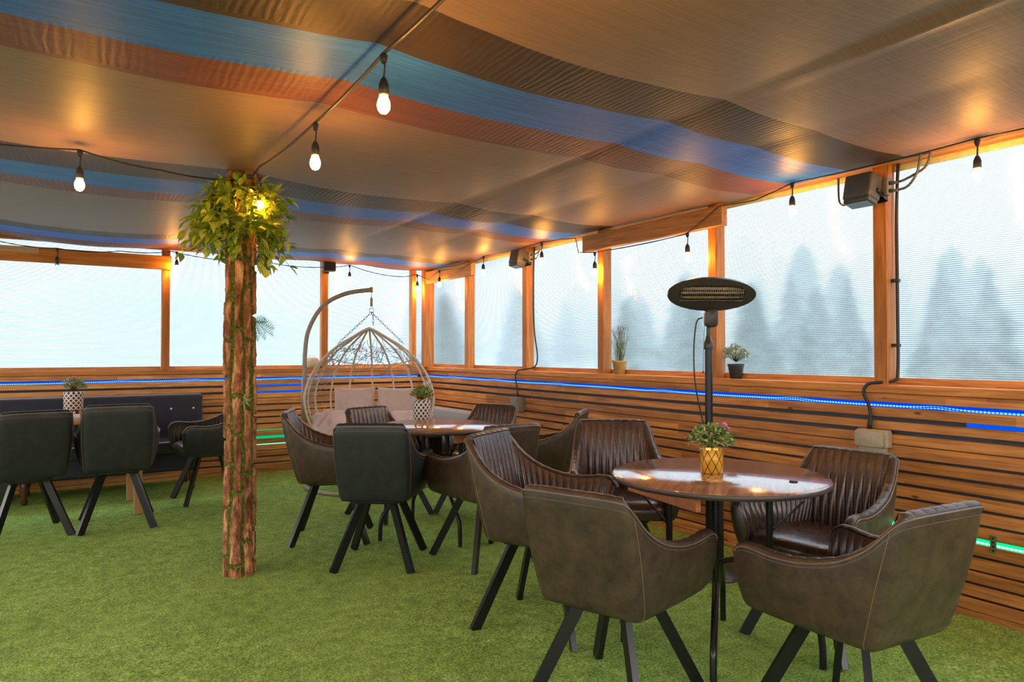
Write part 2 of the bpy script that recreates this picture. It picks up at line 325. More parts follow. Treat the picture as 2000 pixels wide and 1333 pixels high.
# ------------------------------------------------------------------ mesh helpers
class MB:
    def __init__(s): s.v = []; s.f = []; s.mi = []
    def add(s, vs, fs, mi=0):
        o = len(s.v); s.v += [tuple(p) for p in vs]; s.f += [tuple(i+o for i in f) for f in fs]; s.mi += [mi]*len(fs); return s
    def box(s, x0, x1, y0, y1, z0, z1, mi=0, mat=None):
        vs = [(x, y, z) for x in (x0, x1) for y in (y0, y1) for z in (z0, z1)]
        if mat: vs = [tuple(mat @ Vector(p)) for p in vs]
        return s.add(vs, [(0, 1, 3, 2), (4, 6, 7, 5), (0, 4, 5, 1), (2, 3, 7, 6), (0, 2, 6, 4), (1, 5, 7, 3)], mi)
    def rbox(s, x0, x1, y0, y1, z0, z1, r=.01, mi=0, mat=None, axis=2, n=4):
        """box with rounded vertical edges and a small bevel"""
        P = []
        L = {2: (x0, x1, y0, y1, z0, z1), 0: (y0, y1, z0, z1, x0, x1), 1: (x0, x1, z0, z1, y0, y1)}[axis]
        a0, a1, b0, b1, c0, c1 = L
        def ring(ins, c):
            out = []
            for cx, cy, st in ((a1-r, b1-r, 0), (a0+r, b1-r, 1), (a0+r, b0+r, 2), (a1-r, b0+r, 3)):
                for k in range(n+1):
                    an = (st+k/n)*pi/2; out.append((cx+(r-ins)*cos(an), cy+(r-ins)*sin(an), c))
            return out
        bv = min(r*.5, (c1-c0)*.25)
        rings = [ring(bv, c0), ring(bv*.3, c0+bv*.3), ring(0, c0+bv), ring(0, c1-bv), ring(bv*.3, c1-bv*.3), ring(bv, c1)]
        N = len(rings[0]); vs = [p for rg in rings for p in rg]
        if axis == 0: vs = [(c, a, b) for a, b, c in vs]
        if axis == 1: vs = [(a, c, b) for a, b, c in vs]
        if mat: vs = [tuple(mat @ Vector(p)) for p in vs]
        fs = [(i*N+j, i*N+(j+1) % N, (i+1)*N+(j+1) % N, (i+1)*N+j) for i in range(5) for j in range(N)]
        fs += [tuple(range(N))[::-1], tuple(range(5*N, 6*N))]
        return s.add(vs, fs, mi)
    def lathe(s, prof, n=32, mat=None, mi=0, cap=True):
        vs = []; fs = []
        for r, z in prof:
            for k in range(n): a = 2*pi*k/n; vs.append((r*cos(a), r*sin(a), z))
        for i in range(len(prof)-1):
            for k in range(n): fs.append((i*n+k, i*n+(k+1) % n, (i+1)*n+(k+1) % n, (i+1)*n+k))
        if cap: fs += [tuple(range(n))[::-1], tuple(range((len(prof)-1)*n, len(prof)*n))]
        if mat: vs = [tuple(mat @ Vector(p)) for p in vs]
        return s.add(vs, fs, mi)
    def tube(s, pts, r, n=8, closed=False, mi=0, flat=None, cap=True):
        pts = [Vector(p) for p in pts]; m_ = len(pts)
        rr = r if isinstance(r, (list, tuple)) else [r]*m_
        T = []
        for i in range(m_):
            a = pts[(i-1) % m_] if (closed or i > 0) else pts[i]; b_ = pts[(i+1) % m_] if (closed or i < m_-1) else pts[i]
            t = (b_-a); T.append(t.normalized() if t.length > 1e-9 else Vector((0, 0, 1)))
        u = T[0].cross(Vector((0, 0, 1)))
        if u.length < 1e-3: u = T[0].cross(Vector((0, 1, 0)))
        u.normalize(); vs = []
        for i in range(m_):
            u = (u-T[i]*u.dot(T[i]));
            if u.length < 1e-6: u = T[i].orthogonal()
            u.normalize(); w = T[i].cross(u)
            for k in range(n):
                a = 2*pi*(k+.5)/n; fx, fy = (1, 1) if flat is None else flat
                vs.append(pts[i]+(u*cos(a)*fx+w*sin(a)*fy)*rr[i])
        R_ = m_ if closed else m_-1
        fs = [(i*n+k, i*n+(k+1) % n, ((i+1) % m_)*n+(k+1) % n, ((i+1) % m_)*n+k) for i in range(R_) for k in range(n)]
        if not closed and cap: fs += [tuple(range(n))[::-1], tuple(range((m_-1)*n, m_*n))]
        return s.add(vs, fs, mi)
    def bar(s, a, b, w, d, up=(0, 1, 0), mi=0):
        """rectangular bar from a to b, w wide (across up), d deep (along up)"""
        a = Vector(a); b = Vector(b); t = (b-a).normalized(); u = Vector(up); u = (u-t*u.dot(t)).normalized(); x_ = t.cross(u)
        vs = []
        for p in (a, b):
            for sx, sy in ((-1, -1), (1, -1), (1, 1), (-1, 1)): vs.append(p+x_*sx*w/2+u*sy*d/2)
        return s.add(vs, [(3, 2, 1, 0), (4, 5, 6, 7), (0, 1, 5, 4), (1, 2, 6, 5), (2, 3, 7, 6), (3, 0, 4, 7)], mi)
    def sphere(s, c, r, n=10, mi=0, sc=(1, 1, 1)):
        vs = []; fs = []
        for i in range(n+1):
            ph = pi*i/n
            for k in range(n*2):
                a = pi*k/n; vs.append((c[0]+r*sc[0]*sin(ph)*cos(a), c[1]+r*sc[1]*sin(ph)*sin(a), c[2]+r*sc[2]*cos(ph)))
        N = 2*n
        for i in range(n):
            for k in range(N): fs.append((i*N+k, (i+1)*N+k, (i+1)*N+(k+1) % N, i*N+(k+1) % N))
        return s.add(vs, fs, mi)
    def build(s, name, mat, parent=None, smooth=True, loc=None, sharp=None):
        me = bpy.data.meshes.new(name); me.from_pydata(s.v, [], s.f)
        mats = mat if isinstance(mat, (list, tuple)) else [mat]
        for mm in mats: me.materials.append(mm)
        me.polygons.foreach_set('material_index', s.mi)
        me.polygons.foreach_set('use_smooth', [smooth]*len(s.f))
        me.validate(); me.update()
        if smooth and sharp is not None: me.set_sharp_from_angle(angle=radians(sharp))
        o = bpy.data.objects.new(name, me); C.objects.link(o)
        if parent: o.parent = parent
        if loc: o.location = loc
        return o

def tag(o, label, cat, group=None, kind=None):
    o['label'] = label; o['category'] = cat
    if group: o['group'] = group
    if kind: o['kind'] = kind
    return o
def thing(name, label, cat, loc=(0, 0, 0), rz=0, group=None):
    o = bpy.data.objects.new(name, None); C.objects.link(o); o.location = loc; o.rotation_euler = (0, 0, rz); o.empty_display_size = .1
    return tag(o, label, cat, group)
def struct(o): o['kind'] = 'structure'; return o
def copy_tree(o, parent=None, mats=None):
    c = o.copy(); C.objects.link(c)
    if parent is not None: c.parent = parent
    for ch in [q for q in bpy.data.objects if q.parent == o]: copy_tree(ch, c)
    return c
def catmull(P, per=6):
    P = [Vector(p) for p in P]; out = []
    for i in range(len(P)-1):
        p0 = P[max(i-1, 0)]; p1 = P[i]; p2 = P[i+1]; p3 = P[min(i+2, len(P)-1)]
        for k in range(per):
            t = k/per; out.append(.5*((2*p1)+(-p0+p2)*t+(2*p0-5*p1+4*p2-p3)*t*t+(-p0+3*p1-3*p2+p3)*t**3))
    out.append(P[-1]); return out

# ------------------------------------------------------------------ room shell
XR, YB = 3.60, 7.53
XL, YF = -4.2, -2.6
zc = lambda x, y: 2.235+.045*min(1, max(0, (3.6-x)/3))+.018*min(1, max(0, (3.0-y)/2))
fl = MB(); NX, NY = 78, 102
for i in range(NX+1):
    for j in range(NY+1):
        x = XL-.1+(XR+.2-XL)*i/NX; y = YF-.1+(YB+.2-YF)*j/NY
        fl.v.append((x, y, .004*sin(x*2.1+1)*sin(y*1.7)))
for i in range(NX):
    for j in range(NY): fl.f.append((i*(NY+1)+j, (i+1)*(NY+1)+j, (i+1)*(NY+1)+j+1, i*(NY+1)+j+1)); fl.mi.append(0)
struct(fl.build('floor', M['turf']))

# sagging striped fabric
RAFT = [-4.4, -3.05, -1.8, -.5, .85, 2.2, 2.80, 3.56]
def ceil_z(x, y):
    z = zc(x, y)
    for a, b in zip(RAFT[:-1], RAFT[1:]):
        if a <= x <= b:
            t = (x-a)/(b-a); z -= .042*((b-a)/1.35)*4*t*(1-t)*(.8+.25*sin(y*1.3+a)); break
    for r, w, d in ((2.2, .012, .010), (2.8, .008, .008)):
        z += d*math.exp(-((x-r-.03*sin(y*.9))/w)**2)*(.5+.5*sin(y*2.3+r))
    z += .006*sin(y*3.1+x*2)*sin(x*2.2+1)
    if y < 1.75: z -= .028*math.exp(-((x-2.215-.05*(y-1))/.035)**2)*min(1, (1.75-y)/.5)
    if x > 3.50: z -= (x-3.50)*.06
    d = math.hypot(x-.85, y-4.12); z += .0*d
    return z
ce = MB(); NX, NY = 200, 110
for i in range(NX+1):
    for j in range(NY+1):
        x = XL+(3.575-XL)*i/NX; y = YF+(7.49-YF)*j/NY; ce.v.append((x, y, ceil_z(x, y)))
for i in range(NX):
    for j in range(NY): ce.f.append((i*(NY+1)+j, i*(NY+1)+j+1, (i+1)*(NY+1)+j+1, (i+1)*(NY+1)+j)); ce.mi.append(0)
struct(ce.build('ceiling', M['fabric']))
struct(MB().box(XL-.2, XR+.35, YF-.2, YB+.3, 2.36, 2.42).build('ceiling', M['backing'], smooth=False))

gaps = [(.031, .003), (.094, .011), (.16, .011), (.222, .009), (.29, .011), (.363, .030), (.438, .012), (.506, .013), (.574, .014), (.64, .014), (.706, .013), (.775, .004), (.838, .021), (.904, .021), (.978, .027)]
edges = [0.0]
for g, w in gaps: edges += [g-w/2, g+w/2]
edges.append(1.038)
boards = [(edges[i], edges[i+1]) for i in range(0, len(edges), 2)]
def slat_wall(name, axis, a0, a1, face, outward, mat):
    mb = MB()
    for k, (z0, z1) in enumerate(boards):
        lo, hi = sorted((face+outward*random.uniform(-.002, .002), face+outward*.02))
        if axis == 1: mb.rbox(lo, hi, a0, a1, z0, z1, .003, axis=1, n=1)
        else: mb.rbox(a0, a1, lo, hi, z0, z1, .003, axis=0, n=1)
    b0, b1 = sorted((face+outward*.045, face+outward*.075))
    if axis == 1: mb.box(b0, b1, a0, a1, 0, 1.05, 1)
    else: mb.box(a0, a1, b0, b1, 0, 1.05, 1)
    return struct(mb.build(name, [mat, M['backing']], smooth=False))
slat_wall('wall_right', 1, YF, YB, XR, 1, M['slat_y'])
slat_wall('wall_back', 0, XL, XR, YB, 1, M['slat_x'])
slat_wall('wall_left', 1, YF, YB, XL, -1, M['slat_y'])
slat_wall('wall_front', 0, XL, XR, YF, -1, M['slat_x'])
tn = [0]
def trim(mb, mat, smooth=False):
    tn[0] += 1; return struct(mb.build('trim_%d' % tn[0], mat, smooth=smooth))
# sills
trim(MB().rbox(XR-.022, XR+.10, YF, YB-.022, 1.040, 1.082, .003, axis=1, n=1), M['sill_y'])
trim(MB().rbox(XL, XR+.1, YB-.022, YB+.10, 1.040, 1.082, .003, axis=0, n=1), M['sill_x'])
trim(MB().rbox(XL-.10, XL+.022, YF, YB, 1.040, 1.082, .003, axis=1, n=1), M['sill_y'])
trim(MB().rbox(XL, XR+.1, YF-.10, YF+.022, 1.040, 1.082, .003, axis=0, n=1), M['sill_x'])
# glazing upstands
trim(MB().box(XR+.085, XR+.10, YF, YB, 1.082, 1.118), M['slat_y'])
trim(MB().box(XL, XR+.1, YB+.045, YB+.06, 1.082, 1.115), M['slat_x'])
# posts
pw = .036
PR = [-2.3, -1.25, -.18, .92, 2.02, 3.15, 4.30, 5.405, 6.535]
for y in PR: trim(MB().rbox(XR, XR+.088, y-pw, y+pw, 1.08, 2.30, .003, n=1), M['pine_z'])
trim(MB().rbox(3.40, 3.455, YB-.04, YB+.05, 1.08, 2.28, .003, n=1), M['pine_z'])
trim(MB().rbox(3.53, 3.66, YB-.10, YB-.02, 1.08, 2.28, .003, n=1), M['pine_z'])
PB = [-4.0, -2.35, -.78, .793, 2.366]
for x in PB: trim(MB().rbox(x-.036, x+.036, YB-.025, YB+.05, 1.08, 2.30, .003, n=1), M['pine_z'])
for y in (-2.4, -.8, .8, 2.4, 4.0, 5.6, 7.2): trim(MB().rbox(XL-.088, XL, y-pw, y+pw, 1.08, 2.34, .003, n=1), M['pine_z'])
for x in (-4.0, -2.5, -1, .5, 2.0, 3.5): trim(MB().rbox(x-pw, x+pw, YF-.088, YF, 1.08, 2.34, .003, n=1), M['pine_z'])
# header beams
trim(MB().rbox(3.545, 3.598, 3.02, 4.462, 2.076, 2.206, .004, axis=1, n=1), M['pine_y'])
trim(MB().rbox(3.545, 3.598, 6.33, 7.45, 2.068, 2.206, .004, axis=1, n=1), M['pine_y'])
trim(MB().rbox(XL, .835, YB-.075, YB-.028, 2.058, 2.192, .004, axis=0, n=1), M['pine_x'])
trim(MB().rbox(-1.2, -.235, YB-.092, YB-.077, 2.135, 2.19, .002, axis=0, n=1), M['pale_x'])
# ceiling-edge battens, cream flashing
trim(MB().rbox(3.575, 3.60, YF, YB, 2.236, 2.262, .003, axis=1, n=1), M['pine_y'])
trim(MB().rbox(3.59, 3.70, YF, YB, 2.245, 2.36, .003, axis=1, n=1), M['pine_y'])
trim(MB().box(3.694, 3.70, YF, YB, 2.212, 2.30), M['cream'])
trim(MB().rbox(XL, 3.58, YB-.04, YB+.0, 2.255, 2.285, .003, axis=0, n=1), M['pine_x'])
trim(MB().box(XL, XR+.1, YB+.0, YB+.07, 2.285, 2.36), M['pine_x'])
trim(MB().box(XL-.1, XL, YF, YB, 2.30, 2.36), M['pine_y'])
trim(MB().box(XL, XR, YF-.1, YF, 2.30, 2.36), M['pine_x'])
# panes, bay by bay
wn_ = [0]
def pane(mb):
    wn_[0] += 1; return struct(mb.build('window_%d' % wn_[0], M['pane'], smooth=False))
ys = [YF]+PR+[YB]
for a, b in zip(ys[:-1], ys[1:]): pane(MB().box(XR+.100, XR+.108, a, b, 1.085, 2.30))
xs = PB+[3.43, XR+.1]
for a, b in zip(xs[:-1], xs[1:]): pane(MB().box(a, b, YB+.06, YB+.068, 1.085, 2.30))

# ------------------------------------------------------------------ outdoors
g = MB(); g.box(-70, 70, -70, 70, -.5, -.35); struct(g.build('floor', M['meadow'], smooth=False))
hm_ = MB(); nn = 60
for i in range(nn+1):
    x = -45+75*i/nn; hgt = 3.6+1.6*sin(x*.11+1)+.9*sin(x*.31)
    if x > 0: hgt *= max(.35, 1-x/28)
    for (dy, hz) in ((0, 0), (4, hgt*.7), (9, hgt), (20, hgt*.6), (26, 0)): hm_.v.append((x, 26+dy+.15*x, -.4+hz))
for i in range(nn):
    for j in range(4): hm_.f.append((i*5+j, (i+1)*5+j, (i+1)*5+j+1, i*5+j+1)); hm_.mi.append(0)
M['hill'] = plain('hazy_hillside', (.085, .12, .15), .95)
struct(hm_.build('distant_hillside', M['hill']))
def conifer(name, x, y, h, r, label):
    t = thing(name, label, 'tree', (x, y, -.35), 0, 'trees beyond the polycarbonate windows')
    MB().tube([(0, 0, 0), (0, 0, h*.9)], [.12, .03], 6).build('trunk', M['trunk'], t)
    mb = MB(); rnd = random.Random(int(x*100+y))
    for i in range(900):
        f = rnd.random()**.8; z = h*(.06+.94*f); a = rnd.random()*2*pi; rr = r*(1-f)*rnd.uniform(.35, 1.1)+.05
        c = Vector((rr*cos(a), rr*sin(a), z-rr*.25)); s_ = rnd.uniform(.35, .7)*(1-.5*f)
        d = Vector((cos(a), sin(a), -.5)).normalized()*s_; w = Vector((-sin(a), cos(a), 0))*s_*.45
        mb.add([c-w, c+d, c+w, c-d*.3+Vector((0, 0, .12))], [(0, 1, 2, 3)])
    mb.build('needles', M['conifer'], t, smooth=False); return t
TR = [(9.0, 9.7, 2.7, .8, 'small blurred conifer behind the pane between lavender pot and heater, left of the two'),
      (14.3, 13.4, 3.8, 1.1, 'blurred conifer behind the pane just left of the heater head, right of the two'),
      (13.4, 9.2, 3.9, .95, 'tallest dark conifer behind the middle of the pane right of the heater'),
      (17.8, 11.1, 4.0, 1.1, 'conifer right of the tallest one in the pane right of the heater'),
      (17.6, 13.9, 3.7, 1.0, 'faint conifer left of the tallest one in the pane right of the heater'),
      (16.6, 7.7, 3.9, 1.1, 'pointed dark conifer left of centre in the rightmost pane'),
      (22.2, 9.5, 4.3, 1.5, 'broad conifer right of the pointed one in the rightmost pane'),
      (16.0, 5.3, 3.0, .9, 'low conifer near the right edge of the rightmost pane'),
      (10.4, 15.8, 3.5, 1.0, 'faint conifer behind the pane left of the one with the lavender pot'),
      (10.5, 20.5, 3.5, 1.4, 'faint distant conifer behind the narrow panes next to the corner')]
for x, y, h_, r_, lb in TR: conifer('conifer_tree', x, y, h_, r_, lb)

# ------------------------------------------------------------------ tub chair
def interp(P, n):
    Q = catmull(P, 10); L = [0]
    for a, b in zip(Q[:-1], Q[1:]): L.append(L[-1]+(b-a).length)
    return Q, L
def sample(Q, f):
    i = f*(len(Q)-1); k = min(int(i), len(Q)-2); return Q[k].lerp(Q[k+1], i-k)
TOP = [(0, -.315, .822), (.09, -.315, .822), (.170, -.314, .820), (.200, -.302, .810), (.212, -.272, .778), (.227, -.205, .705), (.241, -.115, .650), (.253, .0, .618), (.263, .10, .611), (.271, .17, .618), (.275, .215, .620), (.277, .245, .609), (.277, .262, .585)]
BOT = [(0, -.212, .400), (.09, -.212, .400), (.160, -.211, .400), (.190, -.203, .400), (.203, -.175, .400), (.212, -.11, .400), (.219, -.04, .400), (.227, .03, .401), (.235, .10, .402), (.241, .15, .404), (.245, .195, .406), (.247, .225, .408), (.247, .242, .410)]
MID = [(b_[0]*.75+t_[0]*.25+.004*(b_[0] > .1), b_[1]*.75+t_[1]*.25-.003, .50) for b_, t_ in zip(BOT, TOP)]
def chair_meshes():
    N = 300
    Tq, Mq, Bq = catmull(TOP, 10), catmull(MID, 10), catmull(BOT, 10)
    # arc-length parameter along the top
    L = [0]
    for a, b in zip(Tq[:-1], Tq[1:]): L.append(L[-1]+(b-a).length)
    tot = L[-1]
    def f_at(s):
        s *= tot; k = 0
        while k < len(L)-2 and L[k+1] < s: k += 1
        return (k+(s-L[k])/max(1e-9, L[k+1]-L[k]))/(len(Tq)-1)
    half = []
    for i in range(N+1):
        s = i/N; f = f_at(s); half.append((s*tot, sample(Tq, f), sample(Mq, f), sample(Bq, f)))
    full = [(-s, Vector((-t.x, t.y, t.z)), Vector((-m_.x, m_.y, m_.z)), Vector((-b.x, b.y, b.z))) for s, t, m_, b in half[:0:-1]]+half
    n = len(full)
    # inward normals from MID
    nor = []
    for i in range(n):
        a = full[max(i-1, 0)][2]; b = full[min(i+1, n-1)][2]; t = (b-a); t.z = 0
        t = t.normalized() if t.length > 1e-6 else Vector((0, 1, 0)); nor.append(Vector((-t.y, t.x, 0)))
    for i in range(n):
        f = abs(full[i][0])/tot
        if f > .86:
            k = min(1, (f-.86)/.05); tgt = Vector((-1 if full[i][0] > 0 else 1, 0, 0)); nor[i] = (nor[i]*(1-k)+tgt*k).normalized()
    PIT = .0385
    def pl(s):  # pleat profile 0 at stitch, 1 at crown
        return abs(sin(pi*s/PIT))**.7
    th = .042
    # outer shell + rim
    sh = MB(); rows = []
    for i, (s, t, m_, b) in enumerate(full):
        ni = nor[i]; p = pl(s); col = []
        for k in range(10):          # bottom -> top
            if k == 0: q = b+ni*.034+Vector((0, 0, -.016))
            elif k == 1: q = b+ni*.012+Vector((0, 0, -.011))
            elif k == 2: q = b.lerp(t, .03)-ni*.000
            else: u = (k-2)/7; q = b.lerp(t, .03+.97*u)-ni*.010*sin(pi*u)
            col.append(q)
        ti = t+ni*th
        up = Vector((0, 0, 1))
        f = abs(s)/tot
        if f > .90:
            g_ = min(1, (f-.90)/.09); up = Vector((0, sin(g_*pi/2), cos(g_*pi/2)))
        for k in range(1, 6):
            a = pi*k/6; hgt = (.014+.004*abs(sin(pi*s/.052))**.4)*sin(a)
            col.append(t.lerp(ti, (1-cos(a))/2)+up*hgt)
        rows.append(col)
    K = len(rows[0])
    for col in rows: sh.v += [tuple(q) for q in col]
    for i in range(n-1):
        for k in range(K-1): sh.f.append((i*K+k, (i+1)*K+k, (i+1)*K+k+1, i*K+k+1)); sh.mi.append(0)
    # front end caps of the arms
    # inner lining with pleats
    li = MB(); KI = 12; rin = []
    for i, (s, t, m_, b) in enumerate(full):
        ni = nor[i]; p = pl(s); col = []
        lo = Vector((m_.x, m_.y, .43))+ni*.040
        hi = t+ni*th
        for k in range(KI):
            u = k/(KI-1); q = hi.lerp(lo, u)+ni*((.000+.014*p)*sin(pi*min(1, u*1.25+.06)*.5)+.012*sin(pi*u))
            if u == 0: q = t+ni*th*.93+Vector((0, 0, .004))
            col.append(q)
        rin.append(col)
    for col in rin: li.v += [tuple(q) for q in col]
    for i in range(n-1):
        for k in range(KI-1): li.f.append((i*KI+k, (i+1)*KI+k, (i+1)*KI+k+1, i*KI+k+1)); li.mi.append(0)
    # arm front panels: strip between outer end column and inner end column
    for e_ in (0, n-1):
        o_ = rows[e_][:10][::-1]; q_ = rin[e_]
        vs = []; m2 = 10
        for k in range(m2):
            a = o_[k]; b = q_[min(int(k*(KI-1)/(m2-1)), KI-1)]
            md = (a+b)/2+Vector((0, .020*sin(pi*(k+.8)/(m2+.3))**.6, 0))
            vs += [a, a.lerp(md, .5)+Vector((0, .006, 0)), md, md.lerp(b, .4)+Vector((0, .006, 0)), b]
        fs = [(k*5+j, (k+1)*5+j, (k+1)*5+j+1, k*5+j+1) if e_ else (k*5+j, k*5+j+1, (k+1)*5+j+1, (k+1)*5+j) for k in range(m2-1) for j in range(4)]
        sh.add(vs, fs)
    # underside pan
    ring = [Vector(r_[0]) for r_ in rows]; c = Vector((0, 0, .378))
    base = len(sh.v); sh.v += [tuple(q) for q in ring]+[tuple(q.lerp(c, .25)+Vector((0, 0, -.012))) for q in ring]+[tuple(c)]
    for i in range(n):
        j = (i+1) % n; sh.f.append((base+i, base+n+i, base+n+j, base+j)); sh.mi.append(0)
        sh.f.append((base+n+i, base+2*n, base+n+j)); sh.mi.append(0)
    # seat cushion
    se = MB(); nu, nv = 40, 14; rings = []
    def seat_ring(ins, z):
        out = []
        for k in range(nu):
            a = 2*pi*k/nu; ca, sa = cos(a), sin(a); e_ = .42
            x_ = (.222-ins)*math.copysign(abs(ca)**e_, ca); y_ = math.copysign(abs(sa)**e_, sa)
            y_ = .035+y_*(.236-ins); w = 1-.10*max(0, (.03-y_)/.24)
            out.append((x_*w, y_, z))
        return out
    prof = [(.03, .392), (.008, .40), (0, .425), (.002, .45), (.012, .468), (.03, .479), (.06, .485), (.11, .488), (.18, .489)]
    for ins, z in prof: se.v += seat_ring(ins, z)
    for i in range(len(prof)-1):
        for k in range(nu): se.f.append((i*nu+k, i*nu+(k+1) % nu, (i+1)*nu+(k+1) % nu, (i+1)*nu+k)); se.mi.append(0)
    se.f.append(tuple(range((len(prof)-1)*nu, len(prof)*nu))); se.mi.append(0)
    se.f.append(tuple(range(nu))[::-1]); se.mi.append(0)
    # piping along the outer edge of the rim + seams
    pi_ = MB(); pi_.tube([Vector(r_[9])-nor[i]*.002 for i, r_ in enumerate(rows)][4:-4], .0035, 5)
    th_ = MB()
    for sx in (-1, 1):
        tgt = .17*sx; i0 = min(range(n), key=lambda i: abs(full[i][1].x-.205*sx)+abs(full[i][1].y+.275)*2)
        th_.tube([q-nor[i0]*.0006 for q in rows[i0][:10]], .0015, 4)
    th_.tube([Vector(r_[8]).lerp(Vector(r_[9]), .55)-nor[i]*.0012 for i, r_ in enumerate(rows)][6:-6], .0012, 4)
    return sh, li, se, pi_, th_
_cm = chair_meshes()
def make_chair(kind):
    t = thing('tub_chair', '', 'chair')
    A, B, P_ = (M['lea_brown'], M['lea_brown_in'], M['piping']) if kind == 'brown' else (M['lea_black'], M['lea_black_in'], M['piping_black'])
    _cm[0].build('shell', A, t, sharp=70); _cm[1].build('pleated_lining', B, t); _cm[2].build('seat', B, t)
    _cm[3].build('piping', P_, t); _cm[4].build('stitching', M['thread'], t)
    MB().rbox(-.13, .13, -.15, .16, .362, .386, .02).build('seat_frame', M['black_metal'], t, sharp=40)
    for sx in (-1, 1):
        for sy in (-1, 1):
            lb = MB(); lb.bar((sx*.085, sy*.10, .385), (sx*.222, sy*.242, .0), .044, .024, up=(-sx*.7, sy, 0)); lb.build('leg', M['black_metal'], t, smooth=False)
    return t
CH = [  # x, y, facing deg, kind, sx, sz, label
 (-.235, 5.83, 10.9, 'k', 1.0, 1.035, 'charcoal leather tub chair seen from behind, cut by the left edge of the photo'),
 (.308, 5.815, -2.5, 'k', 1.02, 1.065, 'charcoal leather tub chair seen from behind, second from the left beside the patterned pot'),
 (1.024, 6.40, 95.8, 'k', 1.0, 1.03, 'charcoal tub chair facing left, half hidden behind the bark post'),
 (1.516, 4.619, -114, 'b', 1.0, 1.03, 'brown leather tub chair just right of the bark post, facing the middle table'),
 (1.589, 3.941, -33.6, 'k', 1.0, 1.02, 'black leather tub chair with its back square to us at the middle table'),
 (2.14, 3.66, 3, 'b', 1.0, 1.0, 'brown tub chair at the middle table just behind the pleated near chair'),
 (2.10, 5.035, -165, 'b', 1.0, .975, 'brown tub chair facing us in front of the hanging egg chair'),
 (2.734, 4.795, 117, 'b', 1.0, .985, 'dark pleated tub chair behind the middle table, below the grey wall socket'),
 (2.92, 4.14, 42, 'b', 1.0, 1.0, 'brown tub chair seen edge on between the middle table and the slatted wall'),
 (1.86, 2.63, -150, 'b', 1.0, 1.04, 'brown tub chair left of the near table, pleated back lit, facing right'),
 (2.50, 2.83, 146, 'b', 1.02, 1.03, 'brown tub chair behind the near table left of the heater pole'),
 (2.80, 1.85, 95, 'b', 1.0, .955, 'brown tub chair on the wall side of the near table, facing left'),
 (1.685, 1.925, -70, 'b', 1.0, .95, 'brown leather tub chair in the foreground centre, back turned to us'),
 (2.185, 1.325, -5, 'b', .985, .955, 'brown leather tub chair in the foreground right, greenish back turned to us'),
]
protos = {}
for (x, y, a, k, s, sz, lb) in CH:
    if k not in protos: o = protos[k] = make_chair('brown' if k == 'b' else 'black')
    else: o = copy_tree(protos[k])
    o.location = (x, y, 0); o.rotation_euler = (0, 0, radians(a)); o.scale = (s, s, sz); o['label'] = lb
    o['group'] = 'tub chairs around the tables'

# ------------------------------------------------------------------ round folding tables
def round_table(x, y, a, R, label, plank):
    t = thing('round_table', label, 'table', (x, y, 0), radians(a), 'round folding tables')
    mb = MB(); mb.lathe([(R-.012, .722), (R-.002, .727), (R, .735), (R-.002, .744), (R-.010, .75)], 96, cap=True)
    top = mb.build('tabletop', [M['top'], M['top_edge']], t, sharp=50)
    for p in top.data.polygons: p.material_index = 0 if p.normal.z > .7 and p.center.z > .745 else 1
    ia = -radians(a); c_, s_ = cos(ia), sin(ia)
    (ax, ay), (bx, by) = plank; A_ = Vector((ax*c_-ay*s_, ax*s_+ay*c_, .692)); B_ = Vector((bx*c_-by*s_, bx*s_+by*c_, .692))
    MB().bar(A_, B_, .022, .062, up=(0, 0, 1)).build('side_rail', M['underboard'], t, smooth=False)
    for k in range(4):
        b = k*pi/2
        pts = catmull([(.20*cos(b), .20*sin(b), .70), (.20*cos(b), .20*sin(b), .40), (.215*cos(b), .215*sin(b), .34), (.36*cos(b), .36*sin(b), .19), (.388*cos(b), .388*sin(b), .13), (.395*cos(b), .395*sin(b), .004)], 5)
        MB().tube(pts, .0135, 10).build('leg', M['black_metal'], t, sharp=60)
    br = MB()
    for k in range(4):
        b = k*pi/2; b2 = b+pi/2
        br.bar((.20*cos(b), .20*sin(b), .52), (.33*cos(b), .33*sin(b), .66), .02, .006)
    for k in (0, 2):
        b = k*pi/2; b2 = b+pi/2
        br.bar((.20*cos(b), .20*sin(b), .44), (.20*cos(b2), .20*sin(b2), .44), .006, .022, up=(0, 0, 1))
    br.box(-.045, .045, -.018, .018, .50, .67)
    br.build('folding_brace', M['black_metal'], t, smooth=False)
    return t
round_table(2.27, 1.96, 38, .437, 'round folding table in the foreground with glossy brown top', ((-.31, -.175), (-.24, .27)))
round_table(2.14, 4.33, 178, .43, 'round folding table in the middle of the room behind the dark chair', ((-.02, -.345), (.30, -.20)))
tag(MB().lathe([(.0, 0), (.016, .0), (.016, .004), (.0, .005)], 16, cap=False).build('coaster_disc', M['black_plastic'], loc=(2.36, 1.668, .751)), 'small black disc lying near the right front edge of the near table', 'coaster')
# left table on square wooden legs
t = thing('dining_table', 'wooden table with square legs hidden behind the two left chairs', 'table', (-.22, 6.42, 0))
MB().rbox(-.72, .74, -.36, .34, .715, .745, .01).build('tabletop', M['leg_wood'], t, sharp=40)
for sx, sy in ((-.68, -.30), (-.68, .28), (.68, -.30), (.67, .28)):
    MB().rbox(sx-.03, sx+.03, sy-.03, sy+.03, 0, .715, .004).build('leg', M['leg_wood'], t, sharp=40)

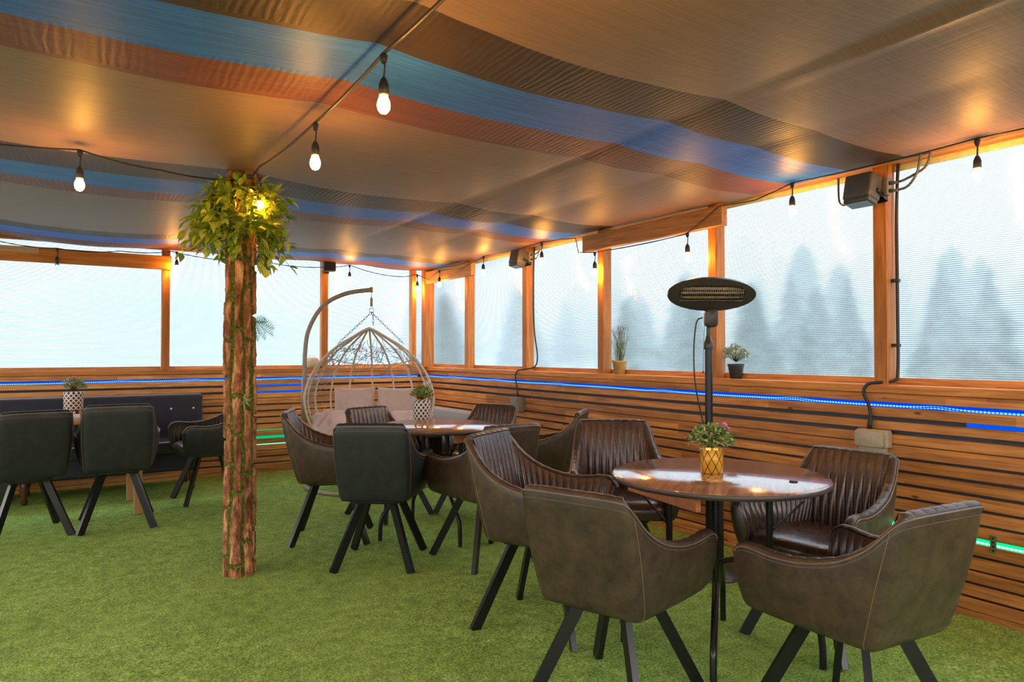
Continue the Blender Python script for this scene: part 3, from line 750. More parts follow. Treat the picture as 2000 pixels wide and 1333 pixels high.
# ------------------------------------------------------------------ navy banquette
t = thing('banquette_sofa', 'dark navy button-back banquette along the back wall at the left', 'sofa', (-.9, 7.2, 0))
bk = MB(); bk.rbox(-2.1, 2.005, .12, .25, .34, .852, .03, axis=0).build('backrest', M['navy'], t, sharp=50)
MB().rbox(-2.1, 1.93, -.36, .14, .34, .455, .035, axis=0).build('seat', M['vinyl'], t, sharp=50)
MB().rbox(-2.08, 1.90, -.33, .22, .20, .345, .01, axis=0).build('seat_frame', M['navy'], t, sharp=50)
for x in np.arange(-1.98, 2.0, .195):
    for z in (.715,): MB().sphere((x, .115, z), .011, 6, sc=(1, .6, 1)).build('button', M['tape'], t)
for x in (-2.0, -.7, .6, 1.86):
    for y in (-.26, .16):
        MB().lathe([(.018, 0), (.026, .02), (.020, .06), (.034, .11), (.026, .15), (.034, .20)], 14, mat=Matrix.Translation((x, y, 0))).build('leg', M['turned'], t)

# grey ribbed bench by the right wall
t = thing('grey_bench', 'low grey ribbed bench along the slatted wall right of the egg chair', 'bench', (3.36, 6.45, 0))
MB().rbox(-.20, .20, -.62, .70, .08, .43, .03, axis=1).build('seat', M['bench'], t, sharp=50)
MB().rbox(.10, .215, -.62, .70, .43, .64, .03, axis=1).build('backrest', M['bench'], t, sharp=50)
for sx in (-.15, .15):
    for sy in (-.55, .63): MB().box(sx-.02, sx+.02, sy-.02, sy+.02, 0, .08).build('leg', M['black_metal'], t, smooth=False)

# ------------------------------------------------------------------ bark covered post
PX, PY = .822, 4.150
post = thing('bark_post', 'round post clad in bark slabs with green moss in the joints', 'post', (PX, PY, 0))
NA, NZ = 144, 560; Hh = 2.285
rnd = random.Random(3); ncol = 8
cols = []
for c_ in range(ncol):
    z = -rnd.uniform(0, .35); segs = []
    while z < Hh:
        l = rnd.uniform(.16, .42); segs.append((z, z+l, rnd.uniform(.6, 1.1), rnd.uniform(-.10, .10), rnd.uniform(.66, .98))); z += l
    cols.append(segs)
def hsh(a, b): return (sin(a*127.1+b*311.7)*43758.5453) % 1
def vnoise(a, b):
    ia, ib = math.floor(a), math.floor(b); fa, fb = a-ia, b-ib; fa = fa*fa*(3-2*fa); fb = fb*fb*(3-2*fb)
    return (hsh(ia, ib)*(1-fa)+hsh(ia+1, ib)*fa)*(1-fb)+(hsh(ia, ib+1)*(1-fa)+hsh(ia+1, ib+1)*fa)*fb
pm = MB(); moss = []
for j in range(NZ+1):
    z = Hh*j/NZ; rb = .077-.010*(z/Hh)
    for i in range(NA):
        a = 2*pi*i/NA; wa = a+.34*(vnoise(a*1.5, z*4)-.5)+.10*sin(z*5+a*2); u = (wa/(2*pi)*ncol) % ncol; ci = int(u) % ncol; fu = u-int(u)
        sg = next((s_ for s_ in cols[ci] if s_[0] <= z < s_[1]), cols[ci][-1])
        wz = z+.02*(vnoise(a*8, z*20)-.5)
        half = .5*sg[4]*(.78+.26*vnoise(z*24, ci*3)); dx = (half-abs(fu-.5-sg[3]*.5))*2*pi*rb/ncol
        dz = min(wz-sg[0], sg[1]-wz)-.010
        d = min(dx, dz)/.006; pf = max(0, min(1, d)); pf = pf*pf*(3-2*pf)
        r = rb-.004+pf*.019*sg[2]+pf*.008*(vnoise(a*22, z*38)-.5)+.003*(vnoise(a*40, z*90)-.5)
        pm.v.append((r*cos(a)+.004*sin(z*3), r*sin(a), z)); moss.append(1-pf)
for j in range(NZ):
    for i in range(NA): pm.f.append((j*NA+i, j*NA+(i+1) % NA, (j+1)*NA+(i+1) % NA, (j+1)*NA+i)); pm.mi.append(0)
po = pm.build('bark_cladding', M['bark'], post)
at_ = po.data.attributes.new('moss', 'FLOAT', 'POINT'); at_.data.foreach_set('value', moss)

def leaf(mb, p, d, n, L_, w, curl=.25, seg=4, mi=0):
    """pointed oval leaf starting at p, heading d, face normal n"""
    d = d.normalized(); n = (n-d*n.dot(d)).normalized(); s_ = d.cross(n); vs = [p]; 
    for k in range(1, seg):
        t = k/seg; ww = w*(sin(pi*t**.8))*(1-.25*t); c = p+d*L_*t-n*curl*L_*t*t
        vs += [c-s_*ww/2+n*ww*.12, c, c+s_*ww/2+n*ww*.12]
    vs.append(p+d*L_-n*curl*L_)
    fs = [(0, 1, 2), (0, 2, 3)]
    for k in range(seg-2):
        o = 1+k*3; fs += [(o, o+3, o+4, o+1), (o+1, o+4, o+5, o+2)]
    o = 1+(seg-2)*3; e_ = len(vs)-1; fs += [(o, e_, o+1), (o+1, e_, o+2)]
    mb.add(vs, fs, mi)
rnd = random.Random(11)
gar = thing('ivy_garland', 'bushy artificial leaf garland wrapped round the top of the bark post', 'foliage', (PX, PY, 1.75))
R_ = Vector((cos(YAW), sin(YAW), 0)); 
lf = MB(); tw = MB()
def rdir(): 
    return Vector((rnd.gauss(0, 1), rnd.gauss(0, 1), rnd.gauss(0, 1))).normalized()
for sp in range(165):
    a = rnd.random()*2*pi; side = cos(a)*R_.x+sin(a)*R_.y
    z0 = rnd.uniform(.12, .46)
    if side < -.1: z0 += rnd.uniform(0, .08)
    r0 = .08; reach = rnd.uniform(.06, .21)*(1.18 if side < 0 else 1.0)
    p = Vector((r0*cos(a), r0*sin(a), z0)); d = Vector((cos(a+rnd.uniform(-.5, .5)), sin(a+rnd.uniform(-.5, .5)), rnd.uniform(-.5, .5)))
    pts = [p.copy()]; q = p.copy(); n_ = rnd.randint(4, 6)
    for k in range(n_):
        d += Vector((rnd.uniform(-.3, .3), rnd.uniform(-.3, .3), -.22)); q = q+d.normalized()*reach/n_*1.15; pts.append(q.copy())
        for s_ in (-1, 1):
            dd = (d.normalized()+rdir()*.8+Vector((0, 0, .18))).normalized()
            leaf(lf, q, dd, Vector((rnd.uniform(-.5, .5), rnd.uniform(-.5, .5), 1)), rnd.uniform(.050, .082), rnd.uniform(.028, .042), rnd.uniform(.0, .35))
    tw.tube(pts, .0016, 4)
for k, (sx, z0, ln) in enumerate(((-.27, .28, .14), (-.24, .30, .12), (.17, .14, .17), (.13, .10, .13), (.22, .22, .10))):     # hanging sprigs
    base = R_*sx; d = Vector((0, 0, -1)); pts = []
    for j in range(6):
        q = Vector((base.x+.01*sin(j*2), base.y+.01*cos(j*3), z0-ln*j/5)); pts.append(q)
        leaf(lf, q, Vector((rnd.uniform(-.8, .8), rnd.uniform(-.8, .8), -.8)), Vector((rnd.uniform(-1, 1), -1, .4)), .060, .034, .15)
    tw.tube(pts, .0012, 4)
for k in range(16):   # sprig at the very top
    leaf(lf, Vector((.03+rnd.uniform(-.02, .09), -.08, .38+rnd.uniform(0, .07))), rdir()+Vector((.6, -.3, .2)), Vector((0, -.4, 1)), .055, .03, .2)
lf.build('leaves', M['ficus'], gar); tw.build('twigs', M['plant_stem'], gar)
# fern sprig
fe = thing('fern_sprig', 'small green fern sprouting from the right side of the bark post', 'fern', (PX+.058, PY-.055, 1.425))
fm = MB(); fst = MB()
for (dx, dz, L_) in ((.9, .75, .08), (1, .35, .13), (.9, 0, .14), (.6, -.35, .12), (.35, -.8, .11)):
    d0 = (R_*dx+Vector((0, 0, dz))).normalized(); q = Vector((0, 0, 0)); pts = [q.copy()]; d = d0.copy()
    for k in range(12):
        d = (d+Vector((0, 0, -.11))).normalized(); q = q+d*L_/12; pts.append(q.copy()); w = .026*sin(pi*min(1, (k+2)/13.5))
        u = d.cross(Vector((-R_.y, R_.x, 0))).normalized()
        for s_ in (-1, 1): leaf(fm, q, (u*s_+d*.4), Vector((-R_.y, R_.x, .3))*-1, w+.004, .0048, .1, 3)
    fst.tube(pts, .0014, 4)
fm.build('fronds', M['fern'], fe); fst.build('stems', M['plant_stem'], fe)
ar = thing('air_plant', 'tiny pale grass tuft stuck on the bark post below the fern', 'plant', (PX+.005, PY-.088, .985))
am = MB()
for k in range(14): leaf(am, Vector((rnd.uniform(-.01, .01), 0, rnd.uniform(-.02, .02))), Vector((rnd.uniform(-1, 1), -.5, rnd.uniform(-1, 1))), Vector((0, -1, .3)), rnd.uniform(.03, .06), .006, .4)
am.build('blades', M['pale_leaf'], ar)

# ------------------------------------------------------------------ string lights
def cable_pts(P, sag=.03, per=8):
    out = []
    for a, b in zip(P[:-1], P[1:]):
        a = Vector(a); b = Vector(b); L_ = (b-a).length
        for k in range(per): t = k/per; q = a.lerp(b, t); q.z -= sag*min(1, L_)*4*t*(1-t); out.append(q)
    out.append(Vector(P[-1])); return out
def string_light(label, P, bulbs, sag=.03, r=.004):
    t = thing('string_light', label, 'string lights', P[0], 0, 'festoon lights under the canopy'); o0 = Vector(P[0])
    MB().tube([q-o0 for q in cable_pts(P, sag)], r, 6).build('cable', M['cable'], t)
    for b in bulbs:
        x, y, z = Vector(b[:3])-o0; lit = len(b) < 4
        s_ = MB(); s_.tube([(x, y, z), (x+.004, y, z-.03), (x, y, z-.075)], .0035, 6); s_.lathe([(.010, .006), (.013, .0), (.010, -.018), (.006, -.026)], 10, mat=Matrix.Translation((x, y, z)))
        s_.lathe([(.006, -.070), (.012, -.080), (.0165, -.095), (.0175, -.125), (.014, -.130)], 14, mat=Matrix.Translation((x, y, z)))
        so = s_.build('socket', M['black_plastic'], t)
        MB().lathe([(.012, -.128), (.015, -.137), (.020, -.150), (.0215, -.162), (.0185, -.176), (.011, -.186), (.002, -.189)], 16, mat=Matrix.Translation((x, y, z))).build('bulb', M['bulb'] if lit else M['bulb_off'], so)
    return t
string_light('festoon cable with hanging bulbs running overhead to the bark post', [(.85, -2.2, 2.235), (.85, .3, 2.235), (.85, 1.22, 2.235), (.853, 2.104, 2.225), (.85, 2.835, 2.205), (.83, 3.75, 2.225), (.86, 4.05, 2.25)],
             [(.853, .35, 2.225), (.853, 1.24, 2.225), (.853, 2.104, 2.215), (.85, 2.835, 2.195), (.90, 4.04, 2.235)], .015, .006)
string_light('festoon cable with one bulb sagging across the ceiling left of the bark post', [(-4.0, 3.75, 2.23), (-2.4, 3.8, 2.22), (-.85, 3.86, 2.215), (.035, 3.90, 2.225), (.40, 4.0, 2.20), (.76, 4.10, 2.22)],
             [(-2.4, 3.8, 2.21), (-.85, 3.86, 2.205), (.035, 3.90, 2.215)], .03)
string_light('festoon cable with hanging bulbs along the top of the right windows', [(3.50, -2.2, 2.235), (3.50, -.6, 2.235), (3.50, .45, 2.235), (3.50, 1.506, 2.235), (3.50, 2.47, 2.23), (3.49, 2.72, 2.175), (3.53, 3.03, 2.20), (3.53, 3.30, 2.065), (3.535, 3.32, 2.06), (3.535, 4.28, 2.055), (3.535, 4.50, 2.08), (3.52, 4.52, 2.20), (3.51, 4.70, 2.215), (3.50, 4.98, 2.225), (3.50, 6.0, 2.22), (3.53, 6.6, 2.15), (3.52, 7.02, 2.185), (3.50, 7.25, 2.10), (3.43, 7.42, 2.17)],
             [(3.50, .45, 2.225), (3.50, 1.506, 2.225), (3.50, 2.47, 2.225), (3.53, 3.30, 2.06), (3.53, 4.283, 2.05), (3.50, 4.977, 2.215), (3.50, 5.997, 2.215), (3.52, 7.017, 2.18)], .01)
string_light('festoon cable with bulbs drooping along the top of the back windows', [(3.43, 7.42, 2.17), (3.20, 7.42, 2.13), (2.614, 7.42, 2.225), (2.40, 7.42, 2.19), (1.69, 7.42, 2.20), (.83, 7.42, 2.235), (.40, 7.42, 2.205), (-.097, 7.42, 2.19), (-.6, 7.42, 2.235), (-1.5, 7.42, 2.19), (-2.6, 7.42, 2.22)],
             [(3.434, 7.42, 2.16), (2.614, 7.42, 2.22), (1.69, 7.42, 2.20), (.875, 7.42, 2.23), (-.097, 7.42, 2.185, 0), (-1.5, 7.42, 2.19)], .04)

# ------------------------------------------------------------------ LED strips in the slat gaps
def led_strip(label, axis, a0, a1, face, z, w, mat, humps, dy=.022):
    """flexible tape clipped in a slat gap; where a clip is missing it bulges out towards the room"""
    n_ = int((a1-a0)/.025); mb = MB(); ac = []
    for k in range(n_+1):
        a = a0+(a1-a0)*k/n_; h_ = sum(math.exp(-((a-c)/.085)**2) for c in humps); h_ = min(1, h_)
        wob_ = .0015*sin(a*3.1)+.001*sin(a*7.7)
        for v_ in (0, .33, .66, 1):
            zz = z-w/2+w*v_+wob_+(.017*h_*(1-v_) if v_ < .5 else 0); off = face+dy-(.006 if v_ < .5 else 0)*h_
            mb.v.append((off, a, zz) if axis == 1 else (a, off, zz)); ac.append(v_)
        for v_ in (0, 1):
            zz = z-w/2+w*v_; off = face+dy+.004
            mb.v.append((off, a, zz) if axis == 1 else (a, off, zz)); ac.append(.8)
    for k in range(n_):
        o = k*6
        for q in range(3): mb.f.append((o+q, o+6+q, o+7+q, o+1+q)); mb.mi.append(0)
        mb.f.append((o+4, o+5, o+11, o+10)); mb.mi.append(0)
        mb.f.append((o, o+4, o+10, o+6)); mb.mi.append(0); mb.f.append((o+3, o+9, o+11, o+5)); mb.mi.append(0)
    ob = mb.build('led_strip', mat); at = ob.data.attributes.new('across', 'FLOAT', 'POINT'); at.data.foreach_set('value', ac)
    return tag(ob, label, 'LED strip', 'coloured LED strips in the wall slats')
led_strip('blue LED strip running in the top gap of the right slatted wall', 1, -2.4, 7.5, XR, .978, .030, M['led_by'], [.6, 1.75, 2.55, 3.62, 4.9, 5.95, 6.9])
led_strip('blue LED strip running in the top gap of the back slatted wall', 0, -4.0, 3.5, YB, .978, .030, M['led_bx'], [-1.6, .42, 1.05, 2.02, 3.1])
led_strip('green LED strip low in the right slatted wall behind the foreground chair', 1, -2.4, 7.4, XR, .363, .032, M['led_gy'], [.9, 3.3])
led_strip('green LED strip low in the back slatted wall beside the bark post', 0, -4.0, 3.5, YB, .290, .020, M['led_gx'], [2.3])
led_strip('wide added band of green LED glow in the back wall, one gap above the dotted green strip', 0, -4.0, 3.5, YB, .363, .032, M['led_glow_g'], [], .026)
led_strip('dim added band of green LED glow in the back wall, two gaps above the dotted green strip', 0, -4.0, 3.5, YB, .438, .012, M['led_glow_g'], [], .030)
led_strip('short added band of blue LED glow in the second gap of the right wall at the photo edge', 1, -2.4, 1.62, XR, .904, .022, M['led_glow_b'], [], .026)
led_strip('upper added band of blue LED glow in the back wall between bark post and swing pole', 0, 1.35, 2.15, YB, .904, .020, M['led_glow_b'], [], .026)
led_strip('lower added band of blue LED glow in the back wall between bark post and swing pole', 0, 1.35, 2.15, YB, .838, .020, M['led_glow_b'], [], .026)

# ------------------------------------------------------------------ patio heater
t = thing('patio_heater', 'freestanding electric patio heater with wide oval head and black pole', 'heater', (3.10, 2.74, 0))
MB().lathe([(.215, 0), (.215, .012), (.20, .030), (.06, .050), (.035, .075), (.03, .10)], 40).build('base', M['dark_heater'], t, sharp=50)
MB().tube([(0, 0, .03), (0, 0, 1.30)], .0215, 16).build('pole', M['black_metal'], t, sharp=60)
MB().tube([(0, 0, 1.28), (0, 0, 1.415)], [.0125, .0125], 12).lathe([(.026, 1.27), (.028, 1.28), (.027, 1.31), (.018, 1.325), (.014, 1.35)], 16).build('height_adjuster', M['dark_heater'], t, sharp=50)
hd = Matrix.Translation((-.05, -.07, 1.575)) @ Matrix.Rotation(YAW+radians(2), 4, 'Z') @ Matrix.Rotation(radians(28), 4, 'X')
hm = MB(); A_, B_ = .252, .098; na = 64
ringsH = [(1.0, .0), (1.0, .012), (.985, .030), (.90, .058), (.70, .078), (.35, .088), (.0, .090)]   # domed back (y = away)
for s_, d in ringsH:
    for k in range(na): a = 2*pi*k/na; hm.v.append(tuple(hd @ Vector((A_*s_*cos(a), d, (B_ if 1 else 0)*s_*sin(a)))))
for i in range(len(ringsH)-1):
    for k in range(na): hm.f.append((i*na+k, (i+1)*na+k, (i+1)*na+(k+1) % na, i*na+(k+1) % na)); hm.mi.append(0)
# front face ring to grille opening
gw, gh = .188, .054; o0 = len(hm.v)
for k in range(na):
    a = 2*pi*k/na; ca, sa = cos(a), sin(a); q = max(abs(ca)**.55, 1e-6); w_ = 1-.12*(1 if sa < 0 else -0.3)*abs(sa)
    hm.v.append(tuple(hd @ Vector((gw*math.copysign(abs(ca)**.6, ca)*w_, -.002, gh*math.copysign(abs(sa)**.6, sa)+.006))))
for k in range(na): hm.f.append((k, (k+1) % na, o0+(k+1) % na, o0+k)); hm.mi.append(0)
o1 = len(hm.v)
for k in range(na): p = Vector(hm.v[o0+k]); c_ = hd @ Vector((0, .04, .006)); hm.v.append(tuple(p.lerp(c_, .12)+(hd.to_3x3() @ Vector((0, .035, 0)))))
for k in range(na): hm.f.append((o0+k, o0+(k+1) % na, o1+(k+1) % na, o1+k)); hm.mi.append(0)
hm.f.append(tuple(range(o1, o1+na))[::-1]); hm.mi.append(1)
hm.build('heater_head', [M['dark_heater'], plain('heater_reflector', (.35, .33, .28), .22, 1)], t, sharp=50)
gr = MB()
for k in range(34):
    x_ = -.176+.352*k/33; hh_ = gh*(1-(abs(x_)/.215)**3)+.004
    gr.tube([hd @ Vector((x_, .002, .006-hh_)), hd @ Vector((x_, -.007, .006)), hd @ Vector((x_, .002, .006+hh_))], .0012, 4)
for z_ in (-.032, -.010, .016, .036): gr.tube([hd @ Vector((-.18, -.004, z_)), hd @ Vector((.18, -.004, z_))], .0016, 4)
gr.build('grille', plain('grille_wire', (.40, .36, .30), .35, .9), t)
qt = MB()
for z_ in (-.022, .006, .034): qt.tube([hd @ Vector((-.165, .020, z_)), hd @ Vector((.165, .020, z_))], .007, 10)
qt.build('heating_tube', plain('quartz_tube', (.45, .33, .20), .25, .2), t)
MB().rbox(-.036, .036, -.03, .03, 1.395, 1.50, .024, axis=1, mat=Matrix.Translation((-.03, -.045, 0)) @ Matrix.Rotation(YAW, 4, 'Z')).build('swivel_joint', M['dark_heater'], t, sharp=50)
cb = catmull([(-.07, -.02, 1.45), (-.10, .0, 1.42), (-.10, .02, 1.25), (-.085, .02, 1.05), (-.04, .0, .82), (-.024, 0, .70), (-.02, -.02, .55)], 6)
MB().tube(cb, .004, 6).build('power_cord', M['cable'], t)
MB().tube([(-.045, -.01, 1.44), (-.046, 0, 1.15)], .0012, 4).sphere((-.046, 0, 1.14), .006, 6).build('pull_cord', M['cable'], t)

# ------------------------------------------------------------------ hanging egg chair
ang = math.atan2(5.961-6.62, 2.948-1.919)     # local x runs along the front opening
sw = thing('hanging_egg_chair', 'double hanging egg chair of beige wicker on a curved stand in the corner', 'swing chair', (2.41, 6.285, 0), ang)
PROF = [(0.0, 1.485), (.055, 1.462), (.16, 1.400), (.30, 1.315), (.44, 1.195), (.55, 1.04), (.612, .86), (.605, .70), (.54, .55), (.40, .43), (.20, .36), (0, .34)]
prof = catmull([(x_, 0, z_) for x_, z_ in PROF], 6)
def surf(phi, f, dep=.70):
    q = sample(prof, f); sp, cp = sin(phi), cos(phi); return Vector((q.x*sp, q.x*cp*dep, q.z))
rim = [surf(pi/2, k/60) for k in range(61)]+[surf(-pi/2, k/60) for k in range(59, 0, -1)]
MB().tube(rim, .011, 8, closed=True).build('front_rim', M['wicker'], sw)
r2 = [surf(radians(80), k/60) for k in range(61)]+[surf(radians(-80), k/60) for k in range(59, 0, -1)]
MB().tube(r2, .009, 8, closed=True).build('inner_rim', M['wicker'], sw)
for ph in (-66, -46, -27, -5, 16, 37, 58):
    MB().tube([surf(radians(ph), k/50) for k in range(1, 51)], .0095, 7).build('rib', M['wicker'], sw)
wv = MB(); rnd = random.Random(5)
for k in range(820):
    ph = rnd.uniform(-84, 84); f0 = rnd.uniform(.28, .92); 
    if (f0 > .42 and f0 < .66 and abs(ph) < 62) or f0 < .22: continue
    a = rnd.uniform(0, 2*pi); L_ = rnd.uniform(.10, .30); cv = rnd.uniform(-4, 4); pts = []
    for j in range(9):
        s_ = L_*j/8; pts.append(surf(radians(max(-88, min(88, ph))), max(.1, min(1, f0))));
        ph += math.degrees(cos(a)*L_/8/.5); f0 += sin(a)*L_/8/2.1; a += cv*L_/8*2
    wv.tube(pts, .0024, 4)
wv.build('wicker_weave', M['taupe_tube'], sw)
MB().tube([surf(radians(p_), .33+.075*cos(radians(p_))) for p_ in range(-90, 91, 5)], .006, 6).build('upper_hoop', M['wicker'], sw)
MB().tube([surf(radians(p_), .80) for p_ in range(-90, 91, 5)], .009, 6).build('lower_hoop', M['wicker'], sw)
# stand
arc = catmull([(-.66, .10, .03), (-.655, .10, .50), (-.645, .10, .95), (-.64, .095, 1.25), (-.60, .085, 1.48), (-.46, .06, 1.70), (-.24, .03, 1.815), (.02, 0, 1.852)], 8)
MB().tube(arc, .021, 12).build('stand_pole', M['taupe_tube'], sw, sharp=60)
MB().tube([(-.652, .10, .60), (-.651, .10, 1.0)], .0235, 12).build('pole_sleeve', M['taupe_tube'], sw)
MB().tube([(.02-.012, -.0, 1.852), (.035, 0, 1.853)], .026, 14).build('end_cap', M['taupe_tube'], sw, sharp=40)
MB().tube([(.58*cos(a), .58*sin(a)+.0, .018) for a in np.linspace(0, 2*pi, 48, endpoint=False)], .018, 8, closed=True).build('base_ring', M['taupe_tube'], sw)
MB().tube([(.02, 0, 1.84), (.02, 0, 1.77)], .004, 6).build('hook', M['steel'], sw)
MB().tube([(.02, 0, 1.775), (.02, 0, 1.69)], .013, 10).build('spring', M['taupe_tube'], sw, sharp=50)
MB().tube([(.02+.022*cos(a), 0, 1.655+.022*sin(a)) for a in np.linspace(0, 2*pi, 20, endpoint=False)], .0035, 6, closed=True).build('ring', M['steel'], sw)
def chain(a, b):
    a = Vector(a); b = Vector(b); d = b-a; n_ = max(3, int(d.length/.030)); u = d.normalized(); s_ = u.cross(Vector((0, 1, 0))).normalized(); w = u.cross(s_); mb = MB()
    for k in range(n_):
        c_ = a.lerp(b, (k+.5)/n_); v_ = s_ if k % 2 == 0 else w
        mb.tube([c_+u*.019*cos(q)+v_*.009*sin(q) for q in np.linspace(0, 2*pi, 12, endpoint=False)], .0022, 5, closed=True)
    return mb
chain((.02, 0, 1.635), (-.30, 0, 1.335)).build('chain', M['black_metal'], sw)
chain((.02, 0, 1.635), (.33, 0, 1.335)).build('chain', M['black_metal'], sw)
chain((.035, -.01, 1.635), (.04, -.01, 1.51)).build('chain', M['black_metal'], sw)

def pillow(w, h_, d, n=26, wr=.006, seed=1):
    mb = MB(); rr = random.Random(seed); ph = [rr.uniform(0, 6) for _ in range(6)]
    for sgn in (1, -1):
        o = len(mb.v)
        for i in range(n+1):
            for j in range(n+1):
                u = i/n*2-1; v_ = j/n*2-1; e_ = (1-abs(u)**2.6)*(1-abs(v_)**2.6); e_ = max(0, e_)**.55
                pin = 1-.055*(1-abs(v_)**2)*abs(u)-.0; pin2 = 1-.07*(1-abs(u)**2)*abs(v_)
                z = sgn*d/2*e_*(1+.10*sin(u*5+ph[0])*sin(v_*4+ph[1]))+wr*e_*sin(u*17+ph[2]+2*sin(v_*6+ph[3]))*(abs(u) > .35)
                mb.v.append((u*w/2*pin, v_*h_/2*pin2, z))
        for i in range(n):
            for j in range(n):
                a = o+i*(n+1)+j; q = (a, a+n+1, a+n+2, a+1); mb.f.append(q if sgn > 0 else q[::-1]); mb.mi.append(0)
    return mb
def swing_item(mb, name, label, cat, mat, loc, rot, group=None):
    o = mb.build(name, mat); Mx = Matrix.Translation(sw.location) @ Matrix.Rotation(ang, 4, 'Z') @ Matrix.Translation(loc) @ rot
    o.matrix_world = Mx; return tag(o, label, cat, group)
RX = lambda d: Matrix.Rotation(radians(d), 4, 'X')
RZ = lambda d: Matrix.Rotation(radians(d), 4, 'Z')
swing_item(pillow(.40, .31, .13, seed=1), 'back_cushion', 'taupe back cushion at the left inside the hanging egg chair', 'cushion', M['cushion'], (-.195, .25, .755), RZ(10) @ RX(80), 'egg chair cushions')
swing_item(pillow(.42, .31, .13, seed=2), 'back_cushion', 'taupe back cushion at the right inside the hanging egg chair', 'cushion', M['cushion'], (.225, .25, .755), RZ(-10) @ RX(80), 'egg chair cushions')
swing_item(pillow(.55, .62, .24, 34, .016, 3), 'seat_cushion', 'puffy taupe seat cushion at the left of the hanging egg chair', 'cushion', M['cushion'], (-.27, -.02, .53), RZ(12) @ RX(22), 'egg chair cushions')
swing_item(pillow(.55, .62, .24, 34, .016, 4), 'seat_cushion', 'puffy taupe seat cushion at the right of the hanging egg chair', 'cushion', M['cushion'], (.27, -.02, .53), RZ(-12) @ RX(22), 'egg chair cushions')

# ------------------------------------------------------------------ potted plants
def bush(parent, name, mat, c, rx, rz, n, L_, w, seed, up=.3, stems=True):
    rr = random.Random(seed); mb = MB(); st_ = MB()
    for k in range(n):
        th = rr.random()*2*pi; cz = rr.uniform(-.25, 1); s_ = sqrt(max(0, 1-cz*cz)); rad = rr.uniform(.55, 1.0)
        p = Vector((c[0]+rx*rad*s_*cos(th), c[1]+rx*rad*s_*sin(th), c[2]+rz*rad*cz)); d = (p-Vector(c)+Vector((0, 0, up*rx))).normalized()
        for j in range(4):
            dd = (d+Vector((rr.gauss(0, .7), rr.gauss(0, .7), rr.gauss(0, .6)))).normalized()
            leaf(mb, p, dd, Vector((rr.gauss(0, 1), rr.gauss(0, 1), 1.2)), L_*rr.uniform(.7, 1.2), w, .2, 3)
        if stems and k % 3 == 0: st_.tube([Vector((c[0]*1.0, c[1], c[2]-rz*.55)), p], .0012, 3)
    mb.build(name, mat, parent)
    if stems: st_.build('stems', M['plant_stem'], parent)
def flowers(parent, mat, pts, r, seed=1):
    rr = random.Random(seed)
    for c in pts:
        mb = MB()
        for k in range(22): leaf(mb, Vector(c), Vector((rr.gauss(0, 1), rr.gauss(0, 1), rr.gauss(.4, .8))), Vector((rr.gauss(0, 1), rr.gauss(0, 1), 1)), r, r*.75, -.2, 3)
        mb.build('flower', mat, parent)
def lpot(r0, r1, h_, z0=0, th=.004): return [(r0-.004, z0), (r0, z0+.004), (r1, z0+h_), (r1-th, z0+h_), (r0-th, z0+h_*.85), (0.001, z0+h_*.85)]
# near table: gold pot
p = thing('potted_plant', 'artificial plant with a pink bloom in a gold diamond-patterned pot on the near table', 'potted plant', (2.262, 1.985, .75), 0, 'potted plants')
MB().lathe(lpot(.0455, .0485, .098), 40).build('pot', M['pot_gold'], p, sharp=60)
bush(p, 'leaves', M['box_leaf'], (0, 0, .135), .088, .062, 230, .021, .013, 1, stems=False)
bush(p, 'pale_leaves', M['pale_leaf'], (0, 0, .130), .092, .056, 120, .020, .012, 2, stems=False)
tl = MB(); rr = random.Random(4)
for (dx, dy) in ((-.055, .02), (-.02, .04), (.065, .0)):
    for k in range(9): leaf(tl, Vector((dx*(1+.05*k), dy, .15+.006*k)), Vector((rr.gauss(0, 1), rr.gauss(0, 1), .5)), Vector((0, 0, 1)), .014, .009, .1, 3)
tl.build('leaves', M['box_leaf'], p)
flowers(p, M['pink'], [(R_.x*.024, R_.y*.024, .192), (R_.x*.045+.01, R_.y*.045, .195), (R_.x*.058, R_.y*.058-.01, .178)], .017)
def white_pot(loc, label, sc=1.0, pale=False, white=False, seed=1):
    p = thing('potted_plant', label, 'potted plant', loc, 0, 'potted plants')
    for k in range(3):
        a = radians(250+120*k); lb = MB(); lb.tube([(.034*cos(a)*sc, .034*sin(a)*sc, .062*sc), (.048*cos(a)*sc, .048*sin(a)*sc, 0)], [.009*sc, .006*sc], 10); lb.build('leg', M['leg_wood'], p)
    MB().lathe([(q, z_) for q, z_ in [(.052*sc, .052*sc), (.058*sc, .056*sc), (.0605*sc, .175*sc), (.056*sc, .175*sc), (.054*sc, .15*sc), (.001, .15*sc)]], 40).build('pot', M['pot_white'], p, sharp=60)
    bush(p, 'leaves', M['pale_leaf'] if pale else M['box_leaf'], (0, 0, .215*sc), .072*sc, .060*sc, 170, .019*sc, .010, seed)
    if white:
        bush(p, 'pale_leaves', M['pale_leaf'], (0, 0, .21*sc), .074*sc, .058*sc, 50, .014, .007, seed+7, stems=False)
        flowers(p, M['cream_flower'], [(R_.x*.03, R_.y*.03, .285*sc), (R_.x*.048, R_.y*.048, .280*sc)], .028, 3)
    if pale: flowers(p, M['pink'], [(R_.x*.0, -.03, .27*sc)], .022, 5)
    return p
white_pot((2.012, 4.27, .75), 'green plant with a cream rose in a lattice-patterned pot on wooden feet, middle table', 1.0, False, True, 3)
white_pot((.033, 6.42, .745), 'pale green plant with a pink flower in a lattice-patterned pot on the left table', 1.13, True, False, 9)
